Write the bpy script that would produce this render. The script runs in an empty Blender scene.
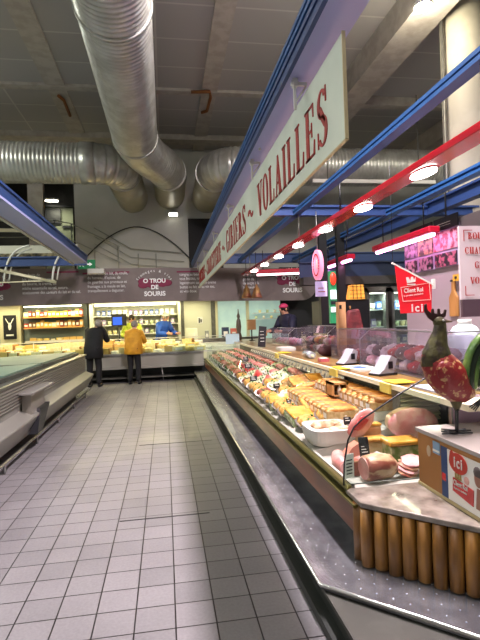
import bpy, math, random
from mathutils import Vector, Matrix, noise
random.seed(7)
PI = math.pi
COL = bpy.context.scene.collection
SC = bpy.context.scene

# ------------------------------------------------------------------ helpers
def lin(h):
    h = h.lstrip('#'); o = []
    for i in (0, 2, 4):
        c = int(h[i:i+2], 16)/255
        o.append(c/12.92 if c <= .04045 else ((c+.055)/1.055)**2.4)
    return (o[0], o[1], o[2], 1)

def mat(name, col, rough=.5, metal=0, col2=None, scale=8, bump=0, bscale=None, emit=None, estr=0, spec=.5, coat=0, detail=3, ramp=(.4, .6), stretch=None, sss=0):
    m = bpy.data.materials.new(name); m.use_nodes = True
    nt = m.node_tree; b = nt.nodes['Principled BSDF']
    b.inputs['Base Color'].default_value = lin(col)
    b.inputs['Roughness'].default_value = rough
    b.inputs['Metallic'].default_value = metal
    b.inputs['Specular IOR Level'].default_value = spec
    b.inputs['Coat Weight'].default_value = coat
    if col2 or bump:
        tc = nt.nodes.new('ShaderNodeTexCoord'); mp = nt.nodes.new('ShaderNodeMapping')
        nt.links.new(tc.outputs['Object'], mp.inputs[0])
        if stretch: mp.inputs['Scale'].default_value = stretch
        if col2:
            n = nt.nodes.new('ShaderNodeTexNoise'); n.inputs['Scale'].default_value = scale; n.inputs['Detail'].default_value = detail
            r = nt.nodes.new('ShaderNodeValToRGB')
            r.color_ramp.elements[0].color = lin(col); r.color_ramp.elements[1].color = lin(col2)
            r.color_ramp.elements[0].position = ramp[0]; r.color_ramp.elements[1].position = ramp[1]
            nt.links.new(mp.outputs[0], n.inputs['Vector']); nt.links.new(n.outputs[0], r.inputs[0]); nt.links.new(r.outputs[0], b.inputs['Base Color'])
        if bump:
            n = nt.nodes.new('ShaderNodeTexNoise'); n.inputs['Scale'].default_value = bscale or scale
            bp = nt.nodes.new('ShaderNodeBump'); bp.inputs['Strength'].default_value = bump; bp.inputs['Distance'].default_value = .02
            nt.links.new(mp.outputs[0], n.inputs['Vector']); nt.links.new(n.outputs[0], bp.inputs['Height']); nt.links.new(bp.outputs[0], b.inputs['Normal'])
    if emit:
        b.inputs['Emission Color'].default_value = lin(emit); b.inputs['Emission Strength'].default_value = estr
    return m

def glass(name, tint='#f4fbf8', gloss=.06, rough=.02, body=0, bodycol='#dfe8ea'):
    """thin clear sheet: see-through with a fresnel reflection and an optional milky body"""
    m = bpy.data.materials.new(name); m.use_nodes = True; nt = m.node_tree; nt.nodes.clear()
    out = nt.nodes.new('ShaderNodeOutputMaterial'); t = nt.nodes.new('ShaderNodeBsdfTransparent'); t.inputs[0].default_value = lin(tint)
    g = nt.nodes.new('ShaderNodeBsdfGlossy'); g.inputs['Roughness'].default_value = rough
    lw = nt.nodes.new('ShaderNodeLayerWeight'); pw = nt.nodes.new('ShaderNodeMath'); pw.operation = 'POWER'; pw.inputs[1].default_value = 4
    ml = nt.nodes.new('ShaderNodeMath'); ml.operation = 'MULTIPLY_ADD'; ml.inputs[1].default_value = .4; ml.inputs[2].default_value = .03
    nt.links.new(lw.outputs['Facing'], pw.inputs[0]); nt.links.new(pw.outputs[0], ml.inputs[0])
    mx = nt.nodes.new('ShaderNodeMixShader'); nt.links.new(ml.outputs[0], mx.inputs[0]); nt.links.new(t.outputs[0], mx.inputs[1]); nt.links.new(g.outputs[0], mx.inputs[2])
    last = mx
    if body:
        d = nt.nodes.new('ShaderNodeBsdfDiffuse'); d.inputs[0].default_value = lin(bodycol)
        m2 = nt.nodes.new('ShaderNodeMixShader'); m2.inputs[0].default_value = body
        nt.links.new(mx.outputs[0], m2.inputs[1]); nt.links.new(d.outputs[0], m2.inputs[2]); last = m2
    nt.links.new(last.outputs[0], out.inputs[0])
    return m

def V(*a): return Vector(a)

class MB:
    def __init__(s): s.v = []; s.f = []; s.sm = []
    def add(s, vs, fs, smooth=False):
        n = len(s.v); s.v += [tuple(v) for v in vs]
        s.f += [tuple(i+n for i in f) for f in fs]; s.sm += [smooth]*len(fs); return s
    def box(s, x0, x1, y0, y1, z0, z1, rot=None, piv=None):
        vs = [V(x, y, z) for x in (x0, x1) for y in (y0, y1) for z in (z0, z1)]
        if rot:
            p = Vector(piv) if piv else V((x0+x1)/2, (y0+y1)/2, (z0+z1)/2)
            vs = [rot @ (v-p)+p for v in vs]
        return s.add(vs, [(0, 1, 3, 2), (4, 6, 7, 5), (0, 4, 5, 1), (2, 3, 7, 6), (0, 2, 6, 4), (1, 5, 7, 3)])
    def bar(s, a, b, w, h=None):
        """rectangular bar from a to b"""
        a, b = Vector(a), Vector(b); h = h or w; d = (b-a).normalized()
        u = d.cross(V(0, 0, 1)); u = u.normalized() if u.length > 1e-4 else V(1, 0, 0); t = u.cross(d)
        vs = [p+u*i*w/2+t*j*h/2 for p in (a, b) for i, j in ((-1, -1), (1, -1), (1, 1), (-1, 1))]
        return s.add(vs, [(0, 1, 2, 3), (7, 6, 5, 4), (0, 4, 5, 1), (1, 5, 6, 2), (2, 6, 7, 3), (3, 7, 4, 0)])
    def tube(s, pts, r, n=8, cap=True, sx=1, smooth=True):
        pts = [Vector(p) for p in pts]; rs = r if isinstance(r, (list, tuple)) else [r]*len(pts)
        vs = []; fs = []; up = None
        for i, p in enumerate(pts):
            d = (pts[min(i+1, len(pts)-1)]-pts[max(i-1, 0)]).normalized()
            if up is None:
                up = V(0, 0, 1) if abs(d.z) < .9 else V(1, 0, 0)
            u = d.cross(up).normalized(); up = u.cross(d).normalized()
            for k in range(n):
                a = 2*PI*k/n; vs.append(p+(u*math.cos(a)*sx+up*math.sin(a))*rs[i])
        for i in range(len(pts)-1):
            for k in range(n):
                k2 = (k+1) % n; fs.append((i*n+k, i*n+k2, (i+1)*n+k2, (i+1)*n+k))
        s.add(vs, fs, smooth)
        if cap:
            b = len(s.v)-len(vs)
            s.f += [tuple(b+k for k in range(n))[::-1], tuple(b+(len(pts)-1)*n+k for k in range(n))]; s.sm += [False]*2
        return s
    def lathe(s, c, prof, n=20, sx=1, sy=1):
        """profile (r, z) round the z axis"""
        vs = [(c[0]+r*math.cos(2*PI*k/n)*sx, c[1]+r*math.sin(2*PI*k/n)*sy, c[2]+z) for r, z in prof for k in range(n)]
        fs = [(i*n+k, i*n+(k+1) % n, (i+1)*n+(k+1) % n, (i+1)*n+k) for i in range(len(prof)-1) for k in range(n)]
        s.add(vs, fs, True); b = len(s.v)-len(vs)
        s.f += [tuple(b+k for k in range(n))[::-1], tuple(b+(len(prof)-1)*n+k for k in range(n))]; s.sm += [False]*2
        return s
    def ell(s, c, r, n=14, m=9, amp=0, fr=3, seed=0, rot=None, flat=None, sq=1):
        vs = []
        for i in range(m+1):
            t = PI*i/m
            for k in range(n):
                a = 2*PI*k/n
                def q(x): return math.copysign(abs(x)**sq, x)
                d = V(q(math.sin(t))*q(math.cos(a)), q(math.sin(t))*q(math.sin(a)), q(math.cos(t)))
                k2 = 1+amp*noise.noise(d*fr+V(seed, seed*1.7, 0))
                p = V(d.x*r[0]*k2, d.y*r[1]*k2, d.z*r[2]*k2)
                if flat is not None: p.z = max(p.z, flat)
                if rot: p = rot @ p
                vs.append(p+Vector(c))
        fs = [(i*n+k, (i+1)*n+k, (i+1)*n+(k+1) % n, i*n+(k+1) % n) for i in range(m) for k in range(n)]
        return s.add(vs, fs, True)
    def prism(s, poly, o, ux, uy, th):
        """extrude a 2D polygon drawn in the plane (o, ux, uy) by th along ux x uy, centred"""
        o, ux, uy = Vector(o), Vector(ux), Vector(uy); nn = ux.cross(uy).normalized()*th/2; n = len(poly)
        vs = [o+ux*x+uy*y+nn for x, y in poly]+[o+ux*x+uy*y-nn for x, y in poly]
        fs = [tuple(range(n)), tuple(range(2*n-1, n-1, -1))]+[(i, n+i, n+(i+1) % n, (i+1) % n) for i in range(n)]
        return s.add(vs, fs)
    def build(s, name, m, parent=None, bevel=0, sub=0):
        off = V(0, 0, 0); p = parent
        while p: off += p.location; p = p.parent
        me = bpy.data.meshes.new(name); me.from_pydata([tuple(Vector(v)-off) for v in s.v], [], s.f)
        me.polygons.foreach_set('use_smooth', s.sm); me.materials.append(m); me.update()
        o = bpy.data.objects.new(name, me); COL.objects.link(o)
        if parent: o.parent = parent
        if bevel:
            b = o.modifiers.new('b', 'BEVEL'); b.width = bevel; b.segments = 2; b.limit_method = 'ANGLE'
        return o

def tag(o, label, cat, group=None, kind=None):
    o['label'] = label; o['category'] = cat
    if group: o['group'] = group
    if kind: o['kind'] = kind
    return o
def struct(o, label=None):
    o['kind'] = 'structure'
    if label: o['label'] = label
    return o
def thing(name, loc, label, cat, group=None):
    o = bpy.data.objects.new(name, None); o.empty_display_size = .05; o.location = loc; COL.objects.link(o)
    return tag(o, label, cat, group)
def dup(root, loc, rz=None, label=None, scale=None):
    r = root.copy(); COL.objects.link(r); r.location = loc
    if rz is not None: r.rotation_euler = (0, 0, rz)
    if scale: r.scale = scale if isinstance(scale, tuple) else (scale,)*3
    if label: r['label'] = label
    for ch in list(root.children):
        c = ch.copy(); COL.objects.link(c); c.parent = r
        for g in list(ch.children):
            d = g.copy(); COL.objects.link(d); d.parent = c
    return r
def text(body, o, ux, uy, size, m, parent=None, name='lettering', align='LEFT', sx=1, bold=0, ls=1, th=.002):
    cu = bpy.data.curves.new(name, 'FONT'); cu.body = body; cu.size = size; cu.align_x = align; cu.extrude = th; cu.offset = bold; cu.space_line = ls; cu.space_character = 1.3 if body == 'ici' else 1
    tmp = bpy.data.objects.new(name, cu); me = bpy.data.meshes.new_from_object(tmp); bpy.data.objects.remove(tmp); me.materials.clear(); me.materials.append(m)
    ob = bpy.data.objects.new(name, me); COL.objects.link(ob)
    ux, uy = Vector(ux).normalized(), Vector(uy).normalized(); w = ux.cross(uy)
    off = V(0, 0, 0); p = parent
    while p: off += p.location; p = p.parent
    M = Matrix((ux*sx, uy, w)).transposed().to_4x4(); M.translation = Vector(o)-off
    if parent: ob.parent = parent
    ob.matrix_local = M
    return ob
def RX(a): return Matrix.Rotation(a, 3, 'X')
def RY(a): return Matrix.Rotation(a, 3, 'Y')
def RZ(a): return Matrix.Rotation(a, 3, 'Z')

# ------------------------------------------------------------------ camera
F = 477.0
cam = bpy.data.cameras.new('camera'); co = bpy.data.objects.new('camera', cam); COL.objects.link(co); SC.camera = co
cam.sensor_fit = 'VERTICAL'; cam.sensor_height = 24; cam.lens = F/640*24; cam.clip_start = .05
H = 1.55; YAW = math.radians(8.9); ROLL = math.radians(2.0)
fw = V(math.sin(YAW), math.cos(YAW), 0); rt = V(math.cos(YAW), -math.sin(YAW), 0); up = V(0, 0, 1)
r2 = rt*math.cos(ROLL)-up*math.sin(ROLL); u2 = rt*math.sin(ROLL)+up*math.cos(ROLL)
M = Matrix((r2, u2, -fw)).transposed().to_4x4(); M.translation = V(0, 0, H); co.matrix_world = M

# ------------------------------------------------------------------ materials
def tile_material():
    m = bpy.data.materials.new('floor_tiles'); m.use_nodes = True; nt = m.node_tree; b = nt.nodes['Principled BSDF']
    tc = nt.nodes.new('ShaderNodeTexCoord'); mp = nt.nodes.new('ShaderNodeMapping'); nt.links.new(tc.outputs['Object'], mp.inputs[0])
    br = nt.nodes.new('ShaderNodeTexBrick'); br.offset = 0; br.squash = 1
    br.inputs['Scale'].default_value = 1; br.inputs['Brick Width'].default_value = .209; br.inputs['Row Height'].default_value = .209
    br.inputs['Mortar Size'].default_value = .0042; br.inputs['Mortar Smooth'].default_value = .15; br.inputs['Bias'].default_value = 0
    br.inputs['Color1'].default_value = lin('#989496'); br.inputs['Color2'].default_value = lin('#8b888a'); br.inputs['Mortar'].default_value = lin('#1f1a18')
    nt.links.new(mp.outputs[0], br.inputs['Vector'])
    n = nt.nodes.new('ShaderNodeTexNoise'); n.inputs['Scale'].default_value = 60; n.inputs['Detail'].default_value = 4; nt.links.new(mp.outputs[0], n.inputs['Vector'])
    n2 = nt.nodes.new('ShaderNodeTexNoise'); n2.inputs['Scale'].default_value = 1.3; n2.inputs['Detail'].default_value = 5; nt.links.new(mp.outputs[0], n2.inputs['Vector'])
    mx = nt.nodes.new('ShaderNodeMixRGB'); mx.blend_type = 'MULTIPLY'; mx.inputs[0].default_value = .35
    mx2 = nt.nodes.new('ShaderNodeMixRGB'); mx2.blend_type = 'MULTIPLY'; mx2.inputs[0].default_value = .4
    nt.links.new(br.outputs['Color'], mx.inputs[1]); nt.links.new(n.outputs[0], mx.inputs[2])
    nt.links.new(mx.outputs[0], mx2.inputs[1]); nt.links.new(n2.outputs[0], mx2.inputs[2]); nt.links.new(mx2.outputs[0], b.inputs['Base Color'])
    rr = nt.nodes.new('ShaderNodeMapRange'); rr.inputs['From Min'].default_value = .3; rr.inputs['From Max'].default_value = .7; rr.inputs['To Min'].default_value = .3; rr.inputs['To Max'].default_value = .48
    nt.links.new(n2.outputs[0], rr.inputs[0]); nt.links.new(rr.outputs[0], b.inputs['Roughness'])
    bp = nt.nodes.new('ShaderNodeBump'); bp.inputs['Strength'].default_value = .5; bp.inputs['Distance'].default_value = .004; bp.invert = True
    nt.links.new(br.outputs['Fac'], bp.inputs['Height']); nt.links.new(bp.outputs[0], b.inputs['Normal'])
    return m
def panel_material(name, c1, c2, cm, w, h, ms=.02, rough=.8, off=0):
    m = bpy.data.materials.new(name); m.use_nodes = True; nt = m.node_tree; b = nt.nodes['Principled BSDF']
    tc = nt.nodes.new('ShaderNodeTexCoord')
    br = nt.nodes.new('ShaderNodeTexBrick'); br.offset = off; br.inputs['Scale'].default_value = 1
    br.inputs['Brick Width'].default_value = w; br.inputs['Row Height'].default_value = h; br.inputs['Mortar Size'].default_value = ms
    for k, c in (('Color1', c1), ('Color2', c2), ('Mortar', cm)): br.inputs[k].default_value = lin(c)
    nt.links.new(tc.outputs['Object'], br.inputs['Vector']); nt.links.new(br.outputs[0], b.inputs['Base Color']); b.inputs['Roughness'].default_value = rough
    return m
mm = {}
mm['concrete'] = mat('concrete_beam', '#aea89e', .85, col2='#a09a90', scale=5, bump=.15, bscale=30)
mm['wall'] = mat('painted_wall', '#b9bab2', .8, col2='#aeb0a8', scale=1.2)
mm['darkwall'] = mat('dark_wall', '#3a3936', .8, col2='#302f2c', scale=3)
mm['cream'] = mat('cream_paint', '#cfc9a8', .6)
mm['bluegrey'] = mat('blue_grey_paint', '#74807f', .7)
mm['black'] = mat('black_void', '#0c0b0b', .7)
mm['zinc'] = mat('galvanised_duct', '#c6c7bf', .33, .6, col2='#b2b2a8', scale=4, bump=.1, bscale=14)
mm['zinc_s'] = mat('smooth_duct', '#a29f90', .42, .45, col2='#9a9786', scale=3)
mm['steel'] = mat('brushed_steel', '#a9a9a6', .28, .9, col2='#8f8f8c', scale=6, bump=.08, bscale=60, stretch=(1, .05, 1))
mm['steel_d'] = mat('dull_steel', '#77766f', .5, .6, col2='#63625c', scale=4)
mm['plinth'] = mat('plinth_grey', '#2d302d', .55, .2)
mm['gold'] = mat('brass_rim', '#6f6a3a', .35, .7)
mm['wood'] = mat('varnished_wood', '#6e3a16', .4, col2='#552a0e', scale=10, stretch=(1, .15, 1), coat=.2)
mm['log'] = mat('log_wood', '#9a6a28', .5, col2='#6e4714', scale=14, stretch=(1, 1, .12), bump=.25, bscale=20, coat=.12)
mm['logend'] = mat('log_end', '#d8a85e', .6, col2='#b98338', scale=30)
mm['marble'] = mat('granite_slab', '#94897e', .12, col2='#5f564e', scale=9, detail=10, coat=.4, ramp=(.38, .66))
mm['blue'] = mat('blue_steel', '#28558c', .4, .1)
mm['blue_d'] = mat('dark_blue_steel', '#2a4272', .45, .1)
mm['blue_k'] = mat('navy_steel', '#1c2c4c', .5)
mm['blue_web'] = mat('lilac_lit_steel', '#a0a4cf', .5, .1)  # blue steel with the lilac light put into its colour
mm['red'] = mat('red_gloss', '#b8161c', .25, coat=.4)
mm['white'] = mat('white_plastic', '#d2d0c8', .4)
mm['paper'] = mat('paper', '#e6e4dc', .7)
mm['cream_board'] = mat('sign_board', '#d3dacb', .55, col2='#c8d0c0', scale=2)
mm['signred'] = mat('sign_red', '#a3261c', .5)
mm['dark'] = mat('black_plastic', '#15151a', .4)
mm['post'] = mat('black_post', '#191b1c', .45, .3)
mm['banner'] = mat('banner_fabric', '#857977', .7, col2='#7e7270', scale=3)
mm['banner_red'] = mat('banner_maroon', '#862c4c', .7)
mm['glass'] = glass('clear_glass')
mm['glass_g'] = glass('case_glass', '#eef6f2', body=.1)
mm['plexi'] = glass('ledge_glass', '#f4f0f6', body=.05, bodycol='#d6cdd8')
mm['glass_d'] = glass('dark_glass', '#dce4e2', body=.08, bodycol='#8a9a98')

# ------------------------------------------------------------------ setting
fl = MB().box(-12, 12, -7, 17, -.1, 0).build('floor', tile_material()); struct(fl)
# tiles pass through x = tile joint at 0
mp = [n for n in fl.data.materials[0].node_tree.nodes if n.type == 'MAPPING'][0]; mp.inputs['Location'].default_value = (.0, .06, 0)
ZC = 6.6
struct(MB().box(-12, 12, -7, 14.2, ZC, ZC+.15).build('ceiling', panel_material('ceiling_panels', '#a19f9b', '#9b9995', '#b5b2ac', 3.2, .95, .02, .85)))
def trim(n, x0, x1, y0, y1, z0, z1, m='concrete'): return struct(MB().box(x0, x1, y0, y1, z0, z1).build('trim_%d' % n, mm[m]))
trim(1, -2.28, -1.9, -7, 14, ZC-.05, ZC); trim(2, .95, 1.29, -7, 14, ZC-.05, ZC)
trim(3, 3.86, 4.42, -7, 14, 6.12, ZC); trim(4, -5.5, -5.15, -7, 14, ZC-.14, ZC); trim(5, 7.3, 7.8, -7, 14, 6.12, ZC)
trim(6, -12, 3.86, 10.35, 10.55, ZC-.06, ZC); trim(7, -12, 3.86, 12.9, 13.3, ZC-.14, ZC); trim(8, -12, 3.86, 4.4, 4.6, ZC-.12, ZC); trim(9, 4.42, 7.3, 10.35, 10.55, ZC-.2, ZC)
# rusty bent conduits on the beams
rust = mat('rusty_metal', '#7d4a1c', .7)
for k, (pts, lab) in enumerate(((((.72, 10.3, 6.5), (1.12, 10.25, 6.5), (1.16, 10.5, 6.49), (1.14, 11.2, 6.5), (1.02, 11.3, 6.5)), 'rusty bent conduit on the ceiling beam right of the big duct'),
                               (((-2.1, 10.7, 6.5), (-2.03, 10.9, 6.5), (-2.05, 11.7, 6.5)), 'short rusty conduit on the ceiling beam left of the big duct'))):
    tag(MB().tube(pts, .035, 6).build('conduit', rust), lab, 'pipe')
W = MB()
W.box(-2.42, 12, 14, 14.2, 2.3, ZC); W.box(-12, -2.42, 14, 14.2, 5.6, ZC); W.box(-12, -2.42, 14, 14.2, 2.3, 3.05)
struct(W.build('wall_back', mm['wall']))
struct(MB().box(-3.65, -3.25, 13.95, 14.15, 3.05, 5.6).build('trim_10', mm['concrete']))
struct(MB().box(-12, 12, 16.8, 17, 0, 3.05).build('wall_shop_back', mm['bluegrey']))
struct(MB().box(-12, 12, 14.0, 17, 2.3, 2.45).build('ceiling_shop', mm['cream']))
struct(MB().box(-12, -2.3, 14.2, 17, 2.95, 3.05).build('floor_mezzanine', mm['concrete']))
struct(MB().box(-12, -2.2, 16.9, 17, 3.05, ZC).build('wall_mezzanine', mm['darkwall']))
struct(MB().box(-2.5, -2.42, 14.2, 17, 3.05, ZC).build('wall_mezzanine_side', mm['darkwall']))
struct(MB().box(-12, -2.2, 14.2, 17, ZC, ZC+.1).build('ceiling_mezzanine', mm['darkwall']))
struct(MB().box(-12.2, -12, -7, 17, 0, ZC).build('wall_left', mm['wall'])); struct(MB().box(12, 12.2, -7, 17, 0, ZC).build('wall_right', mm['wall']))
# dark opening high in the back wall
struct(MB().box(.75, 1.75, 13.96, 14.0, 3.1, 4.56).build('window_1', mm['black']))
# mezzanine door opening, panel colour standing in for a lit room
d = struct(MB().box(-4.1, -2.95, 16.8, 16.9, 3.05, 5.55).build('door_1', mat('door_glow_paint', '#8a9078', .6)))
MB().box(-4.18, -4.1, 16.74, 16.9, 3.05, 5.62).box(-2.95, -2.87, 16.74, 16.9, 3.05, 5.62).box(-4.18, -2.87, 16.74, 16.9, 5.55, 5.62).build('door_frame', mm['post'], d)
MB().box(-4.0, -3.35, 16.72, 16.8, 5.0, 5.5).box(-3.3, -3.0, 16.74, 16.8, 4.85, 4.93).build('door_panel', mm['dark'], d)
lampmat = mat('lamp_white', '#ffffff', .5, emit='#fff8e8', estr=6)
t = thing('strip_lamp', (-3.3, 16.4, 5.6), 'small strip lamp over the doorway of the upper landing', 'lamp')
MB().bar((-3.75, 16.6, 5.72), (-3.35, 16.2, 5.62), .12, .05).build('diffuser', lampmat, t); MB().bar((-3.75, 16.6, 5.78), (-3.35, 16.2, 5.68), .16, .05).build('housing', mm['white'], t)
# round column on the right and its cap
struct(MB().lathe((4.9, 7.0, 0), [(.36, 0), (.36, 6.0), (.36, ZC)], 32).build('trim_11', mat('column_paint', '#bdb8a4', .75, col2='#aaa592', scale=2)))
tag(MB().tube([(4.44, 6.88, 0), (4.44, 6.88, ZC-.2)], .025, 8).build('downpipe', mm['steel_d']), 'thin pipe running down the left side of the round column', 'pipe')

# ------------------------------------------------------------------ ventilation ducts
def ribbed(path, r, pitch=.11, amp=.02, n=36):
    """points every pitch/4 with ribbed radius"""
    pts = [Vector(p) for p in path]; out = []; rs = []; s = 0
    tot = sum((pts[i+1]-pts[i]).length for i in range(len(pts)-1)); step = pitch/4; k = 0
    acc = 0
    for i in range(len(pts)-1):
        L = (pts[i+1]-pts[i]).length
        while s <= acc+L:
            out.append(pts[i].lerp(pts[i+1], (s-acc)/L)); rs.append(r+amp*(0, .7, 1, .7)[k % 4]); k += 1; s += step
        acc += L
    return out, rs
def bez(p0, p1, p2, n=10): return [V(*p0)*(1-t)**2+V(*p1)*2*t*(1-t)+V(*p2)*t*t for t in [i/n for i in range(n+1)]]
def duct(lab, rib, elbow, stub, seams):
    t = thing('air_duct', rib[0], lab, 'duct', 'ventilation ducts under the ceiling')
    p, rs = ribbed(rib, .42, .085, .022); MB().tube(p, rs, 36, cap=False).build('ribbed_section', mm['zinc'], t)
    p, rs = ribbed(elbow, .42, .1, .022); MB().tube(p, rs, 36, cap=False).build('elbow', mm['zinc'], t)
    MB().tube(stub, .425, 36).build('wall_stub', mm['zinc_s'], t)
    for a, b in seams: MB().tube([a, b], .456, 36).build('collar', mm['zinc'], t)
duct('big ribbed round duct running lengthwise above the aisle', [(-.47, -4, 5.25), (-.47, 9.6, 5.25)], bez((-.47, 9.6, 5.25), (-.42, 10.5, 5.25), (.0, 11.3, 5.26), 8)+[V(.2, 11.9, 5.26)],
     [(.17, 11.8, 5.26), (.24, 12.2, 5.26), (.26, 13.99, 5.26)], [((-.47, 5.6, 5.25), (-.47, 5.66, 5.25)), ((-.47, 9.56, 5.25), (-.47, 9.64, 5.25)), ((.19, 11.88, 5.26), (.2, 11.95, 5.26))])
duct('ribbed duct running crosswise at upper left into the back wall', [(-11.9, 10.9, 5.12), (-1.55, 10.9, 5.12)], bez((-1.55, 10.9, 5.12), (-.95, 10.9, 5.12), (-.9, 11.6, 5.15), 6),
     [(-.9, 11.5, 5.15), (-.80, 13.99, 5.15)], [((-1.7, 10.9, 5.12), (-1.4, 10.9, 5.12)), ((-.89, 11.55, 5.15), (-.89, 11.62, 5.15)), ((-3.9, 10.9, 5.12), (-3.84, 10.9, 5.12))])
duct('ribbed duct running crosswise to the right behind the blue beams', [(11.9, 10.9, 5.12), (2.0, 10.9, 5.12)], bez((2.0, 10.9, 5.12), (1.32, 10.9, 5.12), (1.3, 11.6, 5.15), 6),
     [(1.3, 11.5, 5.15), (1.32, 13.99, 5.15)], [((2.1, 10.9, 5.12), (1.85, 10.9, 5.12)), ((1.3, 11.55, 5.15), (1.3, 11.62, 5.15))])

# wall lamp, black cable loop, stair rails, mezzanine rail
t = thing('wall_lamp', (.32, 14, 4.66), 'small lit white lamp on the back wall below the ducts', 'lamp')
MB().box(.2, .46, 13.8, 14, 4.62, 4.7).build('housing', mm['white'], t); MB().box(.21, .45, 13.78, 13.83, 4.60, 4.68).build('diffuser', lampmat, t)
P = []
for i in range(25):
    x = -2.3+3.05*i/24; q = (x+.72)/1.55; P.append((x, 13.93, 4.32-1.15*min(1.6, abs(q))**1.8/1.15))
tag(MB().tube(P, .018, 6).build('hanging_cable', mm['dark']), 'black cable arching over the pale back wall above the banner', 'cable')
mm['rail_paint'] = mat('rail_paint', '#8d9188', .5)
def rail(name, lab, pts, hz, posts, r=.014, m='rail_paint'):
    t = thing(name, pts[0], lab, 'railing')
    mb = MB()
    for h in hz: mb.tube([(p[0], p[1], p[2]+h) for p in pts], r*.8 if h != hz[-1] else r*1.2, 6)
    mb.build('rail', mm[m], t)
    for a in posts: MB().tube([a, (a[0], a[1], a[2]+hz[-1])], r*1.3, 6).build('post', mm[m], t)
rail('railing', 'grey metal railing along the upper landing at left', [(-6.5, 14.0, 3.05), (-2.9, 13.9, 3.05), (-2.5, 13.88, 2.95), (-1.2, 13.88, 2.3)], (.55, 1.0, 1.45), [(-5.2, 13.9, 3.05), (-2.95, 13.9, 3.05), (-2.5, 13.88, 2.95), (-1.25, 13.88, 2.32)])
rail('stair_railing', 'thin grey stair railing against the back wall under the cable', [(-1.9, 13.93, 3.85), (-.9, 13.93, 3.25), (.6, 13.93, 3.1)], (.0, .2, .45), [(-1.9, 13.93, 3.3), (-.7, 13.93, 3.1), (-.2, 13.93, 3.1)], .012)
green = mat('exit_green', '#0f7a48', .4, emit='#139a58', estr=.06)
t = thing('exit_sign', (-1.92, 12.6, 2.98), 'green lit emergency exit sign with white running figure and arrow', 'sign')
MB().box(-2.14, -1.72, 12.6, 12.66, 2.99, 3.22).build('panel', green, t)
a = MB(); a.box(-1.98, -1.84, 12.58, 12.6, 3.09, 3.12); a.prism([(0, -.05), (.07, 0), (0, .05)], (-1.86, 12.59, 3.105), (1, 0, 0), (0, 0, 1), .01)
a.ell((-2.03, 12.59, 3.17), (.018, .006, .018), 8, 5); a.bar((-2.03, 12.59, 3.15), (-2.05, 12.59, 3.09), .02); a.bar((-2.05, 12.59, 3.09), (-2.0, 12.59, 3.04), .014); a.bar((-2.05, 12.59, 3.09), (-2.1, 12.59, 3.05), .014); a.bar((-2.09, 12.59, 3.14), (-1.99, 12.59, 3.13), .012)
a.build('pictogram', mat('exit_white', '#ffffff', .5, emit='#ffffff', estr=.3), t)
MB().box(-1.9, -1.5, 12.5, 12.8, 2.86, 2.98).build('bracket', mm['white'], t)

# ------------------------------------------------------------------ blue steel frame
def ibeam(lab, a, b, w=.2, h=.2, m='blue', web='blue_web', grp=None, name='blue_beam'):
    t = thing(name, a, lab, 'beam', grp)
    a, b = Vector(a), Vector(b); d = (b-a).normalized(); u = d.cross(V(0, 0, 1)).normalized()
    MB().bar(a+V(0, 0, .015), b+V(0, 0, .015), w, .03).bar(a+V(0, 0, h-.015), b+V(0, 0, h-.015), w, .03).build('flange', mm[m], t)
    MB().bar(a+V(0, 0, h/2), b+V(0, 0, h/2), w*.3, h-.06).build('web', mm[m], t)
    return t
# main beam over the sign: blue side, lilac light painted on the underside
t = thing('blue_beam', (.86, 2, 3.05), 'long blue steel beam with lilac-lit underside carrying the hanging sign', 'beam')
MB().box(.80, .815, -3, 13.6, 3.05, 3.2).box(.79, .80, -3, 13.6, 3.05, 3.085).box(.79, .80, -3, 13.6, 3.12, 3.15).build('side_flange', mm['blue_d'], t)
MB().box(.78, .83, -3, 13.6, 3.2, 3.225).box(.785, .80, -3, 13.6, 3.165, 3.19).build('top_lip', mm['blue'], t)
MB().box(.815, 1.015, -3, 13.6, 3.052, 3.08).build('underside', mm['blue_web'], t)
MB().box(.815, 1.0, -3, 13.6, 3.2, 3.22).box(.99, 1.015, -3, 13.6, 3.08, 3.22).build('top_flange', mm['blue_d'], t)
for y in (4.1, 6.4, 9): MB().tube([(.87, y, 3.035), (.87, y, 3.055)], .012, 6).build('bolt', mm['white'], t)
t = thing('blue_beam', (-1.9, 6, 2.95), 'sloping-looking blue steel beam at upper left with pale underside', 'beam')
MB().box(-1.74, -1.70, -3, 11.2, 2.98, 3.13).box(-1.76, -1.68, -3, 11.2, 3.1, 3.13).build('side_flange', mm['blue_d'], t)
MB().box(-1.98, -1.70, -3, 11.2, 2.95, 2.98).build('underside', mm['blue_web'], t)  # lilac light on this underside is in its colour too
MB().box(-2.03, -1.98, -3, 11.2, 2.93, 3.06).build('pale_strip', mat('pale_strip', '#b5b1a4', .5), t)
ibeam('bright blue narrow beam running above the red lamp rail', (1.92, 1.5, 3.03), (1.92, 12.0, 3.03), .1, .075)
ibeam('blue beam at right slanting above the photo board', (3.35, 2, 3.02), (3.35, 12.0, 3.02), .12, .09)
ibeam('far right short dark blue beam beside the round column', (4.0, 2, 3.02), (4.0, 12.0, 3.02), .14, .2, 'blue_d')
ibeam('dark blue cross beam over the black posts, nearer one', (.97, 6.7, 3.03), (8, 6.7, 3.03), .1, .15, 'blue_d')
ibeam('blue cross beam behind the bell lamps, far one', (.97, 12.1, 3.0), (8, 12.1, 3.0), .12, .25, 'blue_d')
ibeam('blue cross beam at left above the dark banner', (-8, 11.8, 2.98), (-1.8, 11.8, 2.98), .12, .22, 'blue_d')
ibeam('deep dark blue fascia beam over the glass door fridges', (2.7, 9.3, 2.35), (8, 9.3, 2.35), .12, .32, 'blue_k')
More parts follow.
